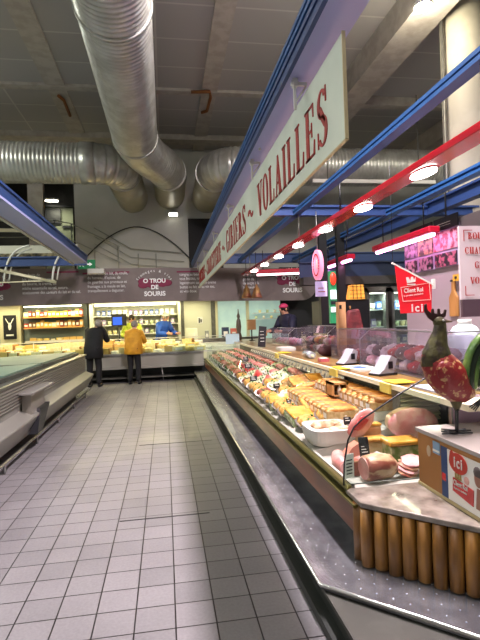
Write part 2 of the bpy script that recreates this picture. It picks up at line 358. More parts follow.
# debris covered white canopy at left, white hoses
t = thing('canopy', (-4, 12.2, 3.2), 'white canopy with dusty edge above the blue beam at left', 'canopy')
MB().box(-9, -2.25, 12.0, 13.4, 3.24, 3.5).build('cover', mat('canopy_white', '#c6c6b4', .7), t)
MB().box(-9, -2.3, 11.9, 12.0, 3.2, 3.3).build('dusty_edge', mat('dusty_edge', '#8d8262', .9, col2='#3f3a2c', scale=9, bump=.6), t)
hose = mat('white_hose', '#cfcfc6', .5)
for k, (x, lab) in enumerate(((-3.05, 'white hose looping down over the dark banner at far left'), (-1.98, 'white hose looping down over the banner beside the exit sign'))):
    for e in (0,):
        tag(MB().tube(bez((x, 11.7, 3.45), (x-.55, 11.75, 3.4), (x-.62, 11.8, 2.62), 12), .025, 8).tube(bez((x+.02, 11.75, 3.38), (x-.45, 11.8, 3.32), (x-.52, 11.85, 2.66), 12), .018, 8).build('hose', hose), lab, 'hose')
for x0, y0, z0, x1, y1, z1, w, lab in ((-4.2, 10.2, 2.95, -2.3, 10.8, 2.5, .09, 'cream wooden lath slanting down to the right across the banner'), (-4.4, 11.4, 2.56, -2.5, 11.6, 2.62, .04, 'thin cream lath lying under the slanting lath'),
                              (-3.9, 9.6, 3.42, -2.5, 10.8, 3.62, .10, 'white plank behind the slanting blue beam')):
    tag(MB().bar((x0, y0, z0), (x1, y1, z1), w, w*.6).build('lath', mm['cream']), lab, 'plank')

# ------------------------------------------------------------------ serif lettering for the big sign
def glyph(c):
    """polygons in a box 1 high; returns (width, [polys])"""
    P = []
    def bx(x0, x1, y0, y1): P.append([(x0, y0), (x1, y0), (x1, y1), (x0, y1)])
    def st(x0, y0, x1, y1, w): P.append([(x0, y0), (x0+w, y0), (x1+w, y1), (x1, y1)])
    def ring(cx, cy, a, b, t, s, a0, a1, n=14):
        for i in range(n):
            u0 = math.radians(a0+(a1-a0)*i/n); u1 = math.radians(a0+(a1-a0)*(i+1)/n)
            q = [(cx+a*math.cos(u0), cy+b*math.sin(u0)), (cx+a*math.cos(u1), cy+b*math.sin(u1)), (cx+(a-t)*math.cos(u1), cy+(b-s)*math.sin(u1)), (cx+(a-t)*math.cos(u0), cy+(b-s)*math.sin(u0))]
            P.append(q if a1 > a0 else q[::-1])
    T = .17; h = .045
    def stem(x, y0=0, y1=1, lo=True, hi=True):
        bx(x, x+T, y0, y1)
        if lo: bx(x-.07, x+T+.07, y0, y0+h)
        if hi: bx(x-.07, x+T+.07, y1-h, y1)
    if c == 'I': stem(.08); return .34, P
    if c == 'L': stem(.08); bx(.08, .56, 0, h); P.append([(.5, 0), (.58, 0), (.6, .3), (.56, .3)]); return .62, P
    if c == 'E': stem(.08); bx(.08, .56, 0, h); bx(.08, .54, 1-h, 1); bx(.2, .44, .5, .5+h); P.append([(.5, 0), (.58, 0), (.6, .28), (.56, .28)]); P.append([(.52, .74), (.56, .74), (.56, 1), (.5, 1)]); bx(.41, .45, .38, .66); return .64, P
    if c == 'V': st(.27, 0, .04, 1, T+.02); st(.34, 0, .56, 1, .06); bx(-.03, .3, 1-h, 1); bx(.48, .7, 1-h, 1); return .66, P
    if c == 'A': st(.4, 0, .26, 1, T+.02) if 0 else P.append([(.42, 0), (.62, 0), (.4, 1), (.3, 1)]); P.append([(.08, 0), (.14, 0), (.37, .96), (.31, .96)]); bx(.17, .48, .3, .3+h); bx(0, .22, 0, h); bx(.36, .7, 0, h); return .7, P
    if c == 'O': ring(.36, .5, .34, .52, T, h, 0, 360, 28); return .72, P
    if c == 'C' or c == 'G':
        ring(.36, .5, .34, .52, T, h, 42, 318, 24); bx(.56, .61, .7, .95)
        if c == 'G': bx(.48, .62, .05, .42); bx(.4, .7, .4, .4+h)
        else: bx(.57, .61, .08, .25)
        return .7, P
    if c == 'S':
        ring(.3, .745, .24, .27, T*.75, h, 30, 270, 16); ring(.3, .26, .26, .28, T*.75, h, 90, -150, 16); bx(.49, .53, .72, 1); bx(.04, .08, 0, .3)
        P.append([(.12, .62), (.25, .72), (.5, .4), (.4, .3)]); return .6, P
    if c in 'BR':
        stem(.08); ring(.26, .76, .27, .24, T*.8, h, -90, 90, 12); bx(.2, .27, 1-h, 1); bx(.2, .3, .52, .52+h)
        if c == 'B': ring(.28, .27, .31, .27, T*.85, h, -90, 90, 12); bx(.2, .29, 0, h); return .66, P
        P.append([(.46, 0), (.66, 0), (.42, .54), (.26, .54)]); bx(.46, .72, 0, h); return .7, P
    if c == 'H': stem(.08); stem(.5); bx(.2, .55, .5, .5+h); return .76, P
    if c == 'T': stem(.28, hi=False); bx(.0, .72, 1-h, 1); bx(0, .05, .76, 1); bx(.67, .72, .76, 1); return .72, P
    if c == 'U': stem(.06, .3, 1, lo=False); ring(.34, .3, .28, .31, T, h, 180, 360, 14); bx(.55, .62, .3, 1); bx(.48, .7, 1-h, 1); return .72, P
    if c == '~': ring(.16, .42, .16, .17, .1, .11, 180, 0, 10); ring(.41, .42, .13, .15, .08, .1, 180, 360, 10); return .56, P
    return .3, P
def serif_text(mb, s, o, ux, uy, hh, wscale, total=None, align='L', th=.006, gap=.1):
    gl = [glyph(c) for c in s]; w = sum(g[0]+gap for g in gl)-gap
    if total: wscale = total/(w*hh)
    x = 0 if align == 'L' else -w*hh*wscale/2
    for gw, ps in gl:
        for p in ps: mb.prism([(x+a*hh*wscale, b*hh) for a, b in p], o, ux, uy, th)
        x += (gw+gap)*hh*wscale
t = thing('hanging_sign', (.92, 2.27, 2.43), 'long pale hanging sign reading BOUCHERIE CHARCUTERIE GIBIERS VOLAILLES in red', 'sign')
MB().box(.92, .934, 2.27, 12.6, 2.44, 2.97).build('board', mm['cream_board'], t)
MB().box(.918, .936, 2.262, 2.27, 2.435, 2.975).box(.918, .936, 2.262, 12.61, 2.432, 2.44).build('edge_trim', mat('edge_trim', '#c9b98c', .5), t)
mb = MB()
for s, y0, y1 in (('VOLAILLES', 4.5, 2.5), ('~', 5.05, 4.75), ('GIBIERS', 6.9, 5.2), ('~', 7.4, 7.1), ('CHARCUTERIE', 10.2, 7.6), ('~', 10.6, 10.35), ('BOUCHERIE', 12.5, 10.75)):
    serif_text(mb, s, (.917, y0, 2.525), (0, -1, 0), (0, 0, 1), .31, 1, total=y0-y1)
mb.build('lettering', mm['signred'], t)
for y in (2.9, 4.4, 6.1, 8.0, 10.0, 12.0):
    MB().box(.83, .93, y-.01, y+.01, 3.01, 3.03).box(.845, .86, y-.01, y+.01, 2.86, 3.03).bar((.852, y, 2.9), (.93, y, 3.01), .012).box(.84, .87, y-.02, y+.02, 3.0, 3.05).build('bracket', mm['white'], t)

# ------------------------------------------------------------------ red lamp rail with spots
spotglow = mat('spot_glow', '#ffffff', .4, emit='#ffe6e2', estr=14)
t = thing('lamp_rail', (1.95, 2.5, 2.6), 'long red lamp rail with a row of lit spots above the counter', 'lamp')
MB().box(1.835, 2.0, 1.2, 11.2, 2.605, 2.645).box(1.83, 1.84, 1.2, 11.2, 2.60, 2.652).build('housing', mm['red'], t, .006)
MB().tube([(1.86, 1.2, 2.655), (1.86, 11.2, 2.655)], .008, 6).build('cable', mat('rail_cable', '#d9a9a0', .5), t)
SPY = (2.2, 3.3, 4.4, 5.5, 6.7, 7.9, 9.05, 10.15)
for y in SPY:
    s = MB().lathe((1.94, y, 2.597), [(.085, 0), (.09, .015)], 20, .9, 1.8).build('spot_housing', mm['red'], t)
    MB().lathe((1.94, y, 2.588), [(.08, 0), (.08, .01)], 20, .9, 1.8).build('spot_lens', spotglow, s)
for y in (2.6, 6.6, 10.6): MB().tube([(1.93, y, 2.64), (1.93, y, 3.03)], .012, 6).build('hanger', mm['steel'], t)
pink = mat('pink_tube', '#ffffff', .4, emit='#ff9ad8', estr=7)
pinkr = mat('red_housing', '#a80f2a', .3, coat=.3)
def tubelamp(a, b, lab, glow=pink):
    a, b = Vector(a), Vector(b)
    t = thing('tube_lamp', a, lab, 'lamp', 'red housed tube lamps')
    MB().bar(a, b, .16, .09).build('housing', pinkr, t, .02); d = (b-a).normalized()
    MB().tube([a+V(0, 0, -.06)+d*.03, b+V(0, 0, -.06)-d*.03], .03, 10).build('tube', glow, t)
    for k in (.15, .85):
        p = a.lerp(b, k); MB().tube([p+V(0, 0, .04), (p.x, p.y, 3.1)], .008, 6).build('hanger', mm['post'], t)
tubelamp((3.42, 5.6, 2.62), (3.42, 7.3, 2.62), 'red housed pink tube lamp before the photo board')
tubelamp((3.32, 8.1, 2.62), (3.32, 9.5, 2.62), 'small red housed pink tube lamp between the black posts')
tubelamp((2.05, 10.6, 2.62), (3.2, 10.35, 2.62), 'red tube lamp hanging crosswise before the banner end', mat('white_tube', '#ffffff', .4, emit='#ffd0d8', estr=3))

# bell lamps
brass = mat('bell_brass', '#c79a62', .4, .3, col2='#b0705a', scale=6)
t0 = thing('bell_lamp', (0, 0, 0), 'brass bell lamp hanging before the banner, left of the pair', 'lamp', 'bell lamps hanging before the banner')
MB().lathe((0, 0, 0), [(.13, 0), (.12, .03), (.085, .12), (.07, .2), (.03, .25), (.02, .3)], 18).build('shade', brass, t0)
MB().tube([(0, 0, .3), (0, 0, 1.0)], .008, 6).build('cord', mm['dark'], t0)
t0.location = (1.99, 11.5, 2.08); t0.scale = (1.05, 1.05, 1.1)
dup(t0, (2.2, 11.3, 2.07), 0, 'brass bell lamp hanging before the banner, right of the pair')

# ------------------------------------------------------------------ banner over the cheese shop
wt = mat('banner_white', '#ffffff', .6)
t = thing('shop_banner', (0, 13, 2.1), 'long brown shop banner with white lettering above the cheese counter', 'banner')
poly = [(-9, 2.12), (-4, 2.12), (0, 2.13), (3.45, 2.05)]+[(3.85+.42*math.cos(math.radians(a)), 2.49+.44*math.sin(math.radians(a))) for a in range(-90, 91, 15)]+[(2, 2.99), (0, 3.03), (-2, 3.04), (-4.5, 3.08), (-9, 3.12)]
MB().prism(poly, (0, 13.02, 0), (1, 0, 0), (0, 0, 1), .05).build('cloth', mm['banner'], t)
ux, uz = (1, 0, 0), (0, 0, 1)
blob = MB()
for cx in (-.25, 3.55, -4.35):
    for k in range(7):
        a = 2*PI*k/7; blob.ell((cx+.33*math.cos(a), 12.99, 2.62+.05*math.sin(3*a)), (.14, .008, .09), 10, 6)
for x0, x1, z in ((-3.0, -2.2, 2.98), (-2.1, -1.2, 2.93), (.35, 1.1, 2.93), (-1.3, -.9, 2.95)):
    blob.box(x0, x1, 12.985, 12.995, z-.04, z)
blob.build('maroon_pattern', mm['banner_red'], t)
for cx in (-.25, 3.55, -4.35):
    y = 12.975
    text('O TROU', (cx, y, 2.63), ux, uz, .155, wt, t, align='CENTER', bold=.006)
    text('DE', (cx, y, 2.46), ux, uz, .155, wt, t, align='CENTER', bold=.006)
    text('SOURIS', (cx, y, 2.28), ux, uz, .17, wt, t, align='CENTER', bold=.006)
    for k, ch in enumerate('fromages & vins'):
        if ch == ' ': continue
        a = math.radians(152-124*k/14); text(ch, (cx+.47*math.cos(a), y, 2.52+.4*math.sin(a)), (math.sin(a), 0, -math.cos(a)), (math.cos(a), 0, math.sin(a)), .1, wt, t, align='CENTER')
para = ['des fruits de\nlait, au chevre, sucre,\ndu beurre, la creme, de\nmiche essentielle au sel, nature,\nassaisonnes des saveurs du lait et du sel.',
        'aux saveurs de lait, du coulis,\ndu hameau, d\'epices, de\nde gourdes aux pruneaux et\nfromages a la meule en lait,\ntranquillement a deguster.',
        'congru au beurre, du lait,\ntout froides, raclette,\nlegerement coule en creme\nbuttes au lait et au vin sec,\net vins doux.',
        'venu au fruit\ngratin de\ndu seigle a la\nles meules']
for (x, z), p in zip(((-3.6, 2.86), (-1.98, 2.87), (.42, 2.8), (2.15, 2.75)), para):
    text(p, (x, 12.975, z), ux, uz, .108, wt, t, ls=1.05, sx=.82)

# ------------------------------------------------------------------ cheese shop: counter, shelves, coolers
yellowglow = mat('strip_glow', '#ffffff', .5, emit='#fff3c8', estr=9)
pale = mat('pale_steel_front', '#a7a59a', .45, .3)
t = thing('cheese_counter', (-1.9, 13.2, 0), 'long steel cheese counter with glass top across the end of the aisle', 'counter')
MB().box(-8, 1.0, 13.0, 13.08, .36, .76).box(-8, 1.0, 12.9, 13.0, .36, .42).build('front_panel', pale, t)
MB().box(-8, 2.6, 13.02, 13.95, .72, .76).box(-8, 2.6, 13.36, 13.95, .76, .84).box(-8, 2.6, 13.65, 13.95, .84, .93).build('display_deck', mm['white'], t)
MB().box(-8, 2.0, 13.45, 13.95, 0, .36).build('plinth', mm['plinth'], t)
MB().box(-8, 1.0, 12.96, 13.0, .7, .75).build('rim', mm['steel'], t)
MB().box(-8, 2.8, 13.96, 14.25, .74, 1.02).box(-8, 2.8, 13.8, 14.35, 1.02, 1.05).build('service_ledge', mm['steel'], t)
MB().tube([(-8, 13.45, 1.13), (1.9, 13.45, 1.13)], .012, 6).tube([(-3.5, 13.45, .76), (-3.5, 13.45, 1.13)], .01, 6).tube([(-.1, 13.1, 0), (-.14, 13.02, .38)], .012, 6).build('glass_rail', mm['white'], t)
MB().box(-8, 1.9, 13.02, 13.028, .76, .95).build('glass_front', mm['glass'], t)
kick = MB().box(-8, .9, 12.98, 13.4, .1, .13); kick.build('foot_rail', mm['steel_d'], t)
# cheeses on the deck
ch = [mat('cheese_yellow', '#e0be62', .5, col2='#e8cf86', scale=20), mat('cheese_pale', '#e9ddb0', .5, col2='#dfd09a', scale=20), mat('cheese_orange', '#dab468', .5), mat('cheese_white', '#eeeadb', .5), mat('rind_brown', '#a97c42', .6, col2='#8a6232', scale=10)]
def wheel(r, h, m, rindm):
    t = thing('round_cheese', (0, 0, 0), 'x', 'cheese'); MB().lathe((0, 0, 0), [(r*.93, 0), (r, h*.2), (r, h*.8), (r*.93, h)], 18).build('rind', rindm, t)
    MB().lathe((0, 0, h), [(r*.9, 0), (r*.88, .006)], 18).build('label', m, t); return t
def wedge(m, rindm):
    t = thing('cheese_wedge', (0, 0, 0), 'x', 'cheese'); MB().prism([(-.12, -.07), (.12, -.1), (.12, .1)], (0, 0, .06), (1, 0, 0), (0, 1, 0), .12).build('paste', m, t)
    MB().prism([(.12, -.1), (.135, -.1), (.135, .1), (.12, .1)], (0, 0, .06), (1, 0, 0), (0, 1, 0), .12).build('rind', rindm, t); return t
def blockc(m):
    t = thing('cheese_block', (0, 0, 0), 'x', 'cheese'); MB().box(-.13, .13, -.08, .08, 0, .1).build('paste', m, t, .012); MB().box(-.07, .07, -.085, -.08, .02, .07).build('paper_label', mm['paper'], t); return t
protos = [('round yellow cheese wheel', wheel(.12, .09, ch[1], ch[0])), ('pale cheese wedge', wedge(ch[1], ch[4])), ('yellow cheese block', blockc(ch[0])), ('round white soft cheese', wheel(.09, .06, ch[3], ch[3])),
          ('orange cheese wedge', wedge(ch[2], ch[4])), ('cream cheese block', blockc(ch[1]))]
ORD_ = ['first', 'second', 'third', 'fourth', 'fifth', 'sixth', 'seventh', 'eighth', 'ninth', 'tenth', 'eleventh', 'twelfth', 'thirteenth', 'fourteenth', 'fifteenth', 'sixteenth', 'seventeenth', 'eighteenth', 'nineteenth', 'twentieth', 'twenty-first', 'twenty-second', 'twenty-third', 'twenty-fourth', 'twenty-fifth', 'twenty-sixth', 'twenty-seventh', 'twenty-eighth']
class _O:
    def __getitem__(s, i):
        if i < 20: return ORD_[i]
        t = ['twent', 'thirt', 'fort', 'fift', 'sixt', 'sevent'][i//10-2]
        n = i+1
        tens = ['twenty', 'thirty', 'forty', 'fifty', 'sixty', 'seventy'][n//10-2]
        return tens[:-1]+'ieth' if n % 10 == 0 else tens+'-'+ORD_[n % 10-1]
ORD = _O()
used = set()
def place(pr, loc, rz, label, grp, sc=1.0):
    o = pr
    if id(pr) in used: o = dup(pr, loc, rz)
    else: used.add(id(pr)); o.location = loc; o.rotation_euler = (0, 0, rz)
    o.scale = (sc,)*3; o['label'] = label; o['group'] = grp
    return o
for row, (y, n, x0, nm) in enumerate(((13.2, 20, -4.5, 'front'), (13.5, 20, -4.4, 'middle'), (13.8, 20, -4.5, 'back'))):
    for k in range(n):
        nm_, pr = random.choice(protos); x = x0+k*.285+random.uniform(-.02, .02)
        place(pr, (x, y, (.76, .84, .93)[row]), random.uniform(-.4, .4), '%s in the %s cheese counter row, %s from the left' % (nm_, nm, ORD[k]), 'cheeses on the cheese counter', random.uniform(1.15, 1.45))
# wall of packages: three shelves
t = thing('wall_shelf', (-3.45, 15.9, 1.6), 'wall unit with two lit orange shelves of packages and one lower cheese shelf', 'shelf')
MB().box(-4.45, -2.5, 16.1, 16.2, .8, 2.3).build('back_panel', mm['bluegrey'], t)
for z in (1.83, 1.5): MB().box(-4.35, -2.6, 15.6, 16.1, z, z+.035).build('shelf_board', mat('shelf_orange', '#cf9a54', .5), t)
MB().box(-4.3, -2.5, 15.6, 16.1, 1.08, 1.12).build('lower_shelf', mm['white'], t)
for z in (2.17,): MB().box(-4.3, -2.6, 15.6, 15.66, z, z+.03).build('shelf_lamp', yellowglow, t)
def package(c1, w, h):
    t = thing('package', (0, 0, 0), 'x', 'package'); MB().box(-w/2, w/2, -.06, .06, 0, h).build('carton', c1, t, .006); MB().box(-w*.38, w*.38, -.064, -.06, h*.25, h*.7).build('label', mm['paper'], t); return t
pk = [(n, package(mat('pack_'+n, c, .5), w, h)) for n, c, w, h in (('ochre', '#c79a55', .1, .2), ('yellow', '#e2c14e', .11, .16), ('dark red', '#7d2f22', .1, .2), ('cream', '#dccfa8', .13, .14), ('brown', '#84603c', .09, .18), ('red', '#b8392a', .12, .13))]
for row, (z, nm) in enumerate(((1.865, 'upper'), (1.535, 'lower'))):
    for k in range(15):
        nn, pr = random.choice(pk); place(pr, (-4.28+k*.118, 15.75, z), 0, '%s food package on the %s orange shelf, %s from the left' % (nn, nm, ORD[k]), 'packages on the orange shelves', random.uniform(.9, 1.1))
for k in range(8):
    nn, pr = random.choice(protos); place(pr, (-4.12+k*.2, 15.8, 1.12), .3, '%s on the white shelf under the packages, %s from the left' % (nn, ORD[k]), 'cheeses on the white wall shelf', .75)
# poster and blue window at far left
t = thing('poster', (-4.9, 16.0, 1.6), 'black poster with white drawing on the cream pillar at far left', 'poster')
MB().box(-5.0, -4.62, 15.86, 15.9, 1.2, 1.95).build('sheet', mm['dark'], t)
a = MB(); a.ell((-4.81, 15.85, 1.6), (.05, .005, .12), 8, 6); a.bar((-4.93, 15.85, 1.85), (-4.84, 15.85, 1.68), .02); a.bar((-4.69, 15.85, 1.85), (-4.78, 15.85, 1.68), .02); a.box(-4.92, -4.7, 15.85, 15.856, 1.3, 1.35); a.build('drawing', mm['paper'], t)
struct(MB().box(-5.12, -4.5, 15.9, 16.2, 0, 2.3).build('trim_12', mm['cream']))
struct(MB().box(-7.5, -5.12, 16.0, 16.1, .8, 2.25).build('window_2', mat('blue_pane', '#4d7f96', .2, col2='#20343f', scale=1.5, emit='#5fa9c9', estr=.25)))
# cooler with shelves behind customers
t = thing('shelf_cooler', (-.9, 16, 0), 'wide open cooler with lit shelves behind the two customers', 'cooler')
cw = mat('cooler_white', '#d9dac8', .5)
MB().box(-2.3, .45, 16.5, 16.6, .3, 2.25).box(-2.36, -2.28, 15.6, 16.6, .3, 2.28).box(.42, .5, 15.6, 16.6, .3, 2.28).box(-2.36, .5, 15.6, 16.6, 2.2, 2.28).build('cabinet', cw, t)
for z in (1.2, 1.5, 1.8): MB().box(-2.28, .42, 15.9, 16.5, z, z+.03).build('shelf_board', mm['white'], t)
MB().box(-2.2, .35, 15.7, 15.78, 2.14, 2.18).build('lamp_strip', yellowglow, t)
def tub(c):
    t = thing('tub', (0, 0, 0), 'x', 'tub'); MB().lathe((0, 0, 0), [(.05, 0), (.06, .11)], 14).build('cup', c, t); MB().lathe((0, 0, .11), [(.063, 0), (.063, .012)], 14).build('lid', mm['white'], t); return t
tb = [('blue', package(mat('pack_blue', '#3f5c9a', .5), .11, .17)), ('white', package(mat('pack_white', '#e3e3da', .5), .12, .18)), ('lilac', package(mat('pack_lilac', '#8c7aa8', .5), .11, .17)), ('pale green', tub(mat('tub_green', '#b9c79a', .5))), ('pale yellow', tub(mat('tub_yellow', '#e3d79a', .5))), ('cream', tub(mat('tub_cream', '#e3ddc8', .5)))]
for z, nm in ((1.83, 'top'), (1.53, 'middle'), (1.23, 'bottom')):
    for k in range(15):
        nn, pr = tb[(k//3) % 3] if nm == 'top' else random.choice(tb[1:]); place(pr, (-2.14+k*.17, 16.05, z), 0, '%s dairy package on the %s cooler shelf, %s from the left' % (nn, nm, ORD[k]), 'dairy packages in the cooler', 1)
t = thing('screen', (-1.35, 15.2, 1.6), 'blue lit till screen between the two customers', 'screen')
MB().box(-1.55, -1.12, 14.3, 14.36, 1.5, 1.85).build('frame', mm['dark'], t); MB().box(-1.51, -1.25, 14.29, 14.3, 1.53, 1.76).build('display', mat('screen_blue', '#1c3f9c', .3, emit='#2c55d8', estr=.8), t)
MB().tube([(-1.34, 14.34, 1.05), (-1.34, 14.34, 1.5)], .02, 8).build('stand', mm['dark'], t)
# white door, steel frame, glazed partition
d = struct(MB().box(.62, 1.52, 15.95, 16.0, .3, 2.25).build('door_2', mat('pale_door', '#d6d6bf', .5)))
MB().box(.52, .62, 15.9, 16.05, .3, 2.3).box(1.52, 1.66, 15.9, 16.05, .3, 2.3).build('door_frame', mm['steel_d'], d)
t = thing('notice', (1.15, 15.94, 1.6), 'small black and white notice on the pale door', 'notice'); MB().box(1.06, 1.24, 15.935, 15.95, 1.48, 1.7).build('sheet', mm['paper'], t); MB().box(1.1, 1.14, 15.93, 15.935, 1.5, 1.66).box(1.16, 1.2, 15.93, 15.935, 1.52, 1.62).build('picture', mm['dark'], t)
d = struct(MB().box(1.7, 4.3, 15.9, 15.94, .9, 2.2).build('window_3', mat('frosted_pane', '#a9c3bf', .3, col2='#bcd2c8', scale=2, emit='#b8d8cf', estr=.3)))
MB().box(1.66, 4.4, 15.84, 15.95, 2.2, 2.3).box(1.66, 1.74, 15.84, 15.95, .3, 2.2).box(2.7, 2.8, 15.84, 15.95, .3, 2.2).box(4.25, 4.4, 15.84, 15.95, .3, 2.3).build('window_frame', mm['cream'], d)
t = thing('glass_shelf', (3.5, 15.6, 1.5), 'white rack of jars standing behind the glazed partition', 'shelf')
for z in (1.55, 1.75): MB().box(2.9, 4.2, 15.5, 15.8, z, z+.02).build('shelf_board', mm['white'], t)
for k in range(9):
    place(tb[3+k % 3][1], (3.0+k*.13, 15.65, 1.77 if k % 2 else 1.57), 0, 'small pot on the rack before the frosted panes, %s from the left' % ORD[k], 'pots on the glazed rack', .8)
struct(MB().box(-8, 3.3, 14.05, 14.15, 2.22, 2.3).build('trim_13', mm['cream']))
# items on the cheese service ledge
jars = mat('clear_plastic', '#c8cfc2', .3)
for k, (x, c, w, h, lab) in enumerate(((.75, '#d5dacb', .34, .3, 'clear plastic cake box on the ledge before the pale door'), (1.2, '#8a8f8a', .1, .22, 'grey dispenser on the ledge before the pale door'), (1.75, '#23324f', .2, .3, 'dark blue card terminal on the ledge right of the pale door'),
                                    (2.0, '#c76a5a', .18, .26, 'red striped carton on the ledge beside the card terminal'), (2.9, '#c98c3a', .2, .2, 'orange carton on the far ledge beside the pepper mill'))):
    t = thing('counter_box', (x, 14.1, 1.05), lab, 'box'); MB().box(x-w/2, x+w/2, 14.0, 14.18, 1.05, 1.05+h).build('body', mat('ledge_item%d' % k, c, .5), t, .01); MB().box(x-w*.3, x+w*.3, 13.99, 14.0, 1.08, 1.05+h*.6).build('label', mm['paper'], t)

# ------------------------------------------------------------------ right-hand butcher counter
Y0, Y1 = 2.66, 12.7
yellowglow2 = mat('under_ledge_glow', '#ffffff', .5, emit='#fff0d0', estr=1.6)
t = thing('butcher_counter', (1.4, 7, 0), 'long butcher display counter with brass rim and wooden band on the right', 'counter')
# rim follows the aisle then turns left toward the cheese counter
MB().prism([(1.0, 2.62), (1.0, 12.75), (1.045, 12.75), (1.045, 2.66)], (0, 0, .55), (1, 0, 0), (0, 1, 0), .03).build('rim', mm['gold'], t, .012)
MB().box(1.03, 1.05, 2.5, 12.8, .48, .525).build('black_gasket', mm['dark'], t)
MB().box(.985, 1.06, 2.5, 12.8, .495, .51).build('lower_rim', mm['gold'], t)
MB().box(1.01, 1.06, 2.5, 12.8, .33, .48).build('wooden_band', mm['wood'], t, .006)
MB().box(1.12, 1.16, 2.5, 12.8, .2, .35).build('toe_recess', mm['plinth'], t)
MB().box(1.16, 2.3, 2.66, 12.8, .2, .5).build('cabinet', mm['plinth'], t)
MB().prism([(1.05, .56), (1.95, .76), (1.95, .5), (1.05, .5)], (0, 8.1, 0), (1, 0, 0), (0, 0, 1), 9.4).box(1.05, 2.3, 2.68, 3.4, .5, .522).box(1.05, 1.07, 2.68, 3.4, .5, .56).build('display_deck', mat('deck_white', '#a9a69c', .35), t)
MB().box(1.97, 2.05, 3.6, 12.8, .5, .99).box(2.3, 2.34, 2.68, 3.6, .5, .99).build('riser', mm['steel_d'], t)
MB().box(1.66, 2.75, 2.7, 12.8, .995, 1.03).build('service_ledge', mat('ledge_wood', '#8f7040', .3, col2='#6e4f24', scale=6, stretch=(1, .1, 1)), t)
MB().box(1.63, 1.66, 2.4, 12.8, 1.0, 1.035).box(1.66, 2.0, 2.4, 2.7, 1.0, 1.03).build('ledge_lip', mat('ledge_lip', '#eae0c0', .3), t)
ledl = MB().box(1.74, 1.77, 2.8, 12.6, .98, .995).build('lamp_strip', yellowglow2, t)
# step with studs
nv0 = V(1, 1, 0).normalized()
stp = thing('steel_step', (.9, 7, 0), 'long studded steel step running along the foot of the butcher counter', 'step')
outer = [(.735, 13.6), (.735, 2.34), (2.0, 1.06)]
poly = [(.735, 13.6), (.735, 2.34), (2.1, .96), (2.6, 1.46), (1.12, 2.95), (1.12, 13.6)]
MB().prism(poly, (0, 0, .185), (1, 0, 0), (0, 1, 0), .03).build('tread', mat('tread_steel', '#a4a5aa', .2, .75, col2='#84848a', scale=5), stp)
MB().tube([(.735, 13.6, .19), (.735, 2.34, .19), (2.1, .96, .19)], .012, 8).build('nosing', mat('bright_edge', '#d5d5d0', .2, .9), stp)
MB().prism([(.775, 13.6), (.775, .9), (2.6, .9), (2.6, 1.4), (1.1, 2.95), (1.1, 13.6)], (0, 0, .07), (1, 0, 0), (0, 1, 0), .14).build('plinth', mm['plinth'], stp)
MB().prism([(.75, 2.6), (.75, .88), (2.6, .88), (2.6, 1.5), (1.5, 2.6)], (0, 0, .152), (1, 0, 0), (0, 1, 0), .022).build('lower_tread', mat('worn_steel', '#5c5b55', .45, .5, col2='#4c4b46', scale=4), stp)
MB().box(.715, .8, .9, 13.6, 0, .05).build('skirting', mm['plinth'], stp)
sd = MB()
for i in range(90):
    for j in range(2):
        sd.ell((.80+j*.075+(i % 2)*.037, 2.5+i*.075, .2), (.005, .005, .003), 6, 4)
dv = V(1, -1, 0).normalized(); nv = V(1, 1, 0).normalized()
for i in range(22):
    for j in range(5):
        p = V(.735, 2.34, .2)+dv*(.03+i*.08+(j % 2)*.04)+nv*(.06+j*.075); sd.ell(p, (.0055, .0055, .003), 6, 4)
o = sd.build('studs', mat('stud_steel', '#e2e0e6', .2, .9), stp); o['kind'] = 'stuff'
# granite slab on log cladding
t = thing('stone_slab', (1.5, 2.3, .54), 'polished grey brown granite slab on the chamfered counter corner', 'worktop')
MB().prism([(1.0, 2.65), (1.0, 2.43), (2.15, 1.27), (2.6, 1.6), (2.6, 2.65)], (0, 0, .535), (1, 0, 0), (0, 1, 0), .03).build('slab', mm['marble'], t, .006)
cab = thing('corner_cabinet', (1.6, 2.2, .2), 'chamfered corner cabinet under the granite slab clad in upright logs', 'cabinet')
MB().prism([(1.07, 2.65), (1.07, 2.46), (2.2, 1.33), (2.6, 1.6), (2.6, 2.65)], (0, 0, .36), (1, 0, 0), (0, 1, 0), .315).build('carcass', mm['dark'], cab)
for k in range(19):
    p = V(1.035, 2.50, 0) if k == 0 else V(1.035, 2.44, 0)+dv*(k-1)*.0745
    if k == 0: p = V(1.03, 2.53, 0)
    lg = MB().tube([(p.x, p.y, .203+.004*(k % 3)), (p.x, p.y, .36), (p.x, p.y, .517-.003*(k % 2))], [.034, .036, .034], 14).build('log', mm['log'], cab)
# curved end glass with black edge + front glass
pf = [(1.0, .56), (1.008, .69), (1.035, .82), (1.075, .895), (1.13, .94), (1.36, 1.07), (1.56, 1.17), (1.9, 1.30)]
t = thing('end_glass', (1.3, 2.67, .56), 'curved black-edged end glass at the near end of the butcher counter', 'glass panel')
MB().prism(pf+[(1.9, .56)], (0, 2.675, 0), (1, 0, 0), (0, 0, 1), .008).build('pane', mm['glass'], t)
MB().tube([(x, 2.675, z) for x, z in pf], .0055, 8).build('edge_strip', mm['dark'], t)
MB().tube([(1.0, 2.675, .562), (1.9, 2.675, .562)], .004, 6).build('base_clip', mm['steel_d'], t)
t = thing('front_glass', (1.02, 8, .56), 'low clear glass screen along the far part of the butcher counter', 'glass panel')
gf = MB()
pts = [(1.045, .565), (1.05, .72), (1.09, .82), (1.2, .9)]
for i in range(3):
    a, b = pts[i], pts[i+1]; gf.add([(a[0], 7.2, a[1]), (a[0], 12.6, a[1]), (b[0], 12.6, b[1]), (b[0], 7.2, b[1])], [(0, 1, 2, 3)], True)
gf.build('pane', mm['glass'], t)
MB().tube([(1.2, 7.2, .9), (1.2, 12.6, .9)], .008, 6).build('edge_strip', mm['steel'], t)
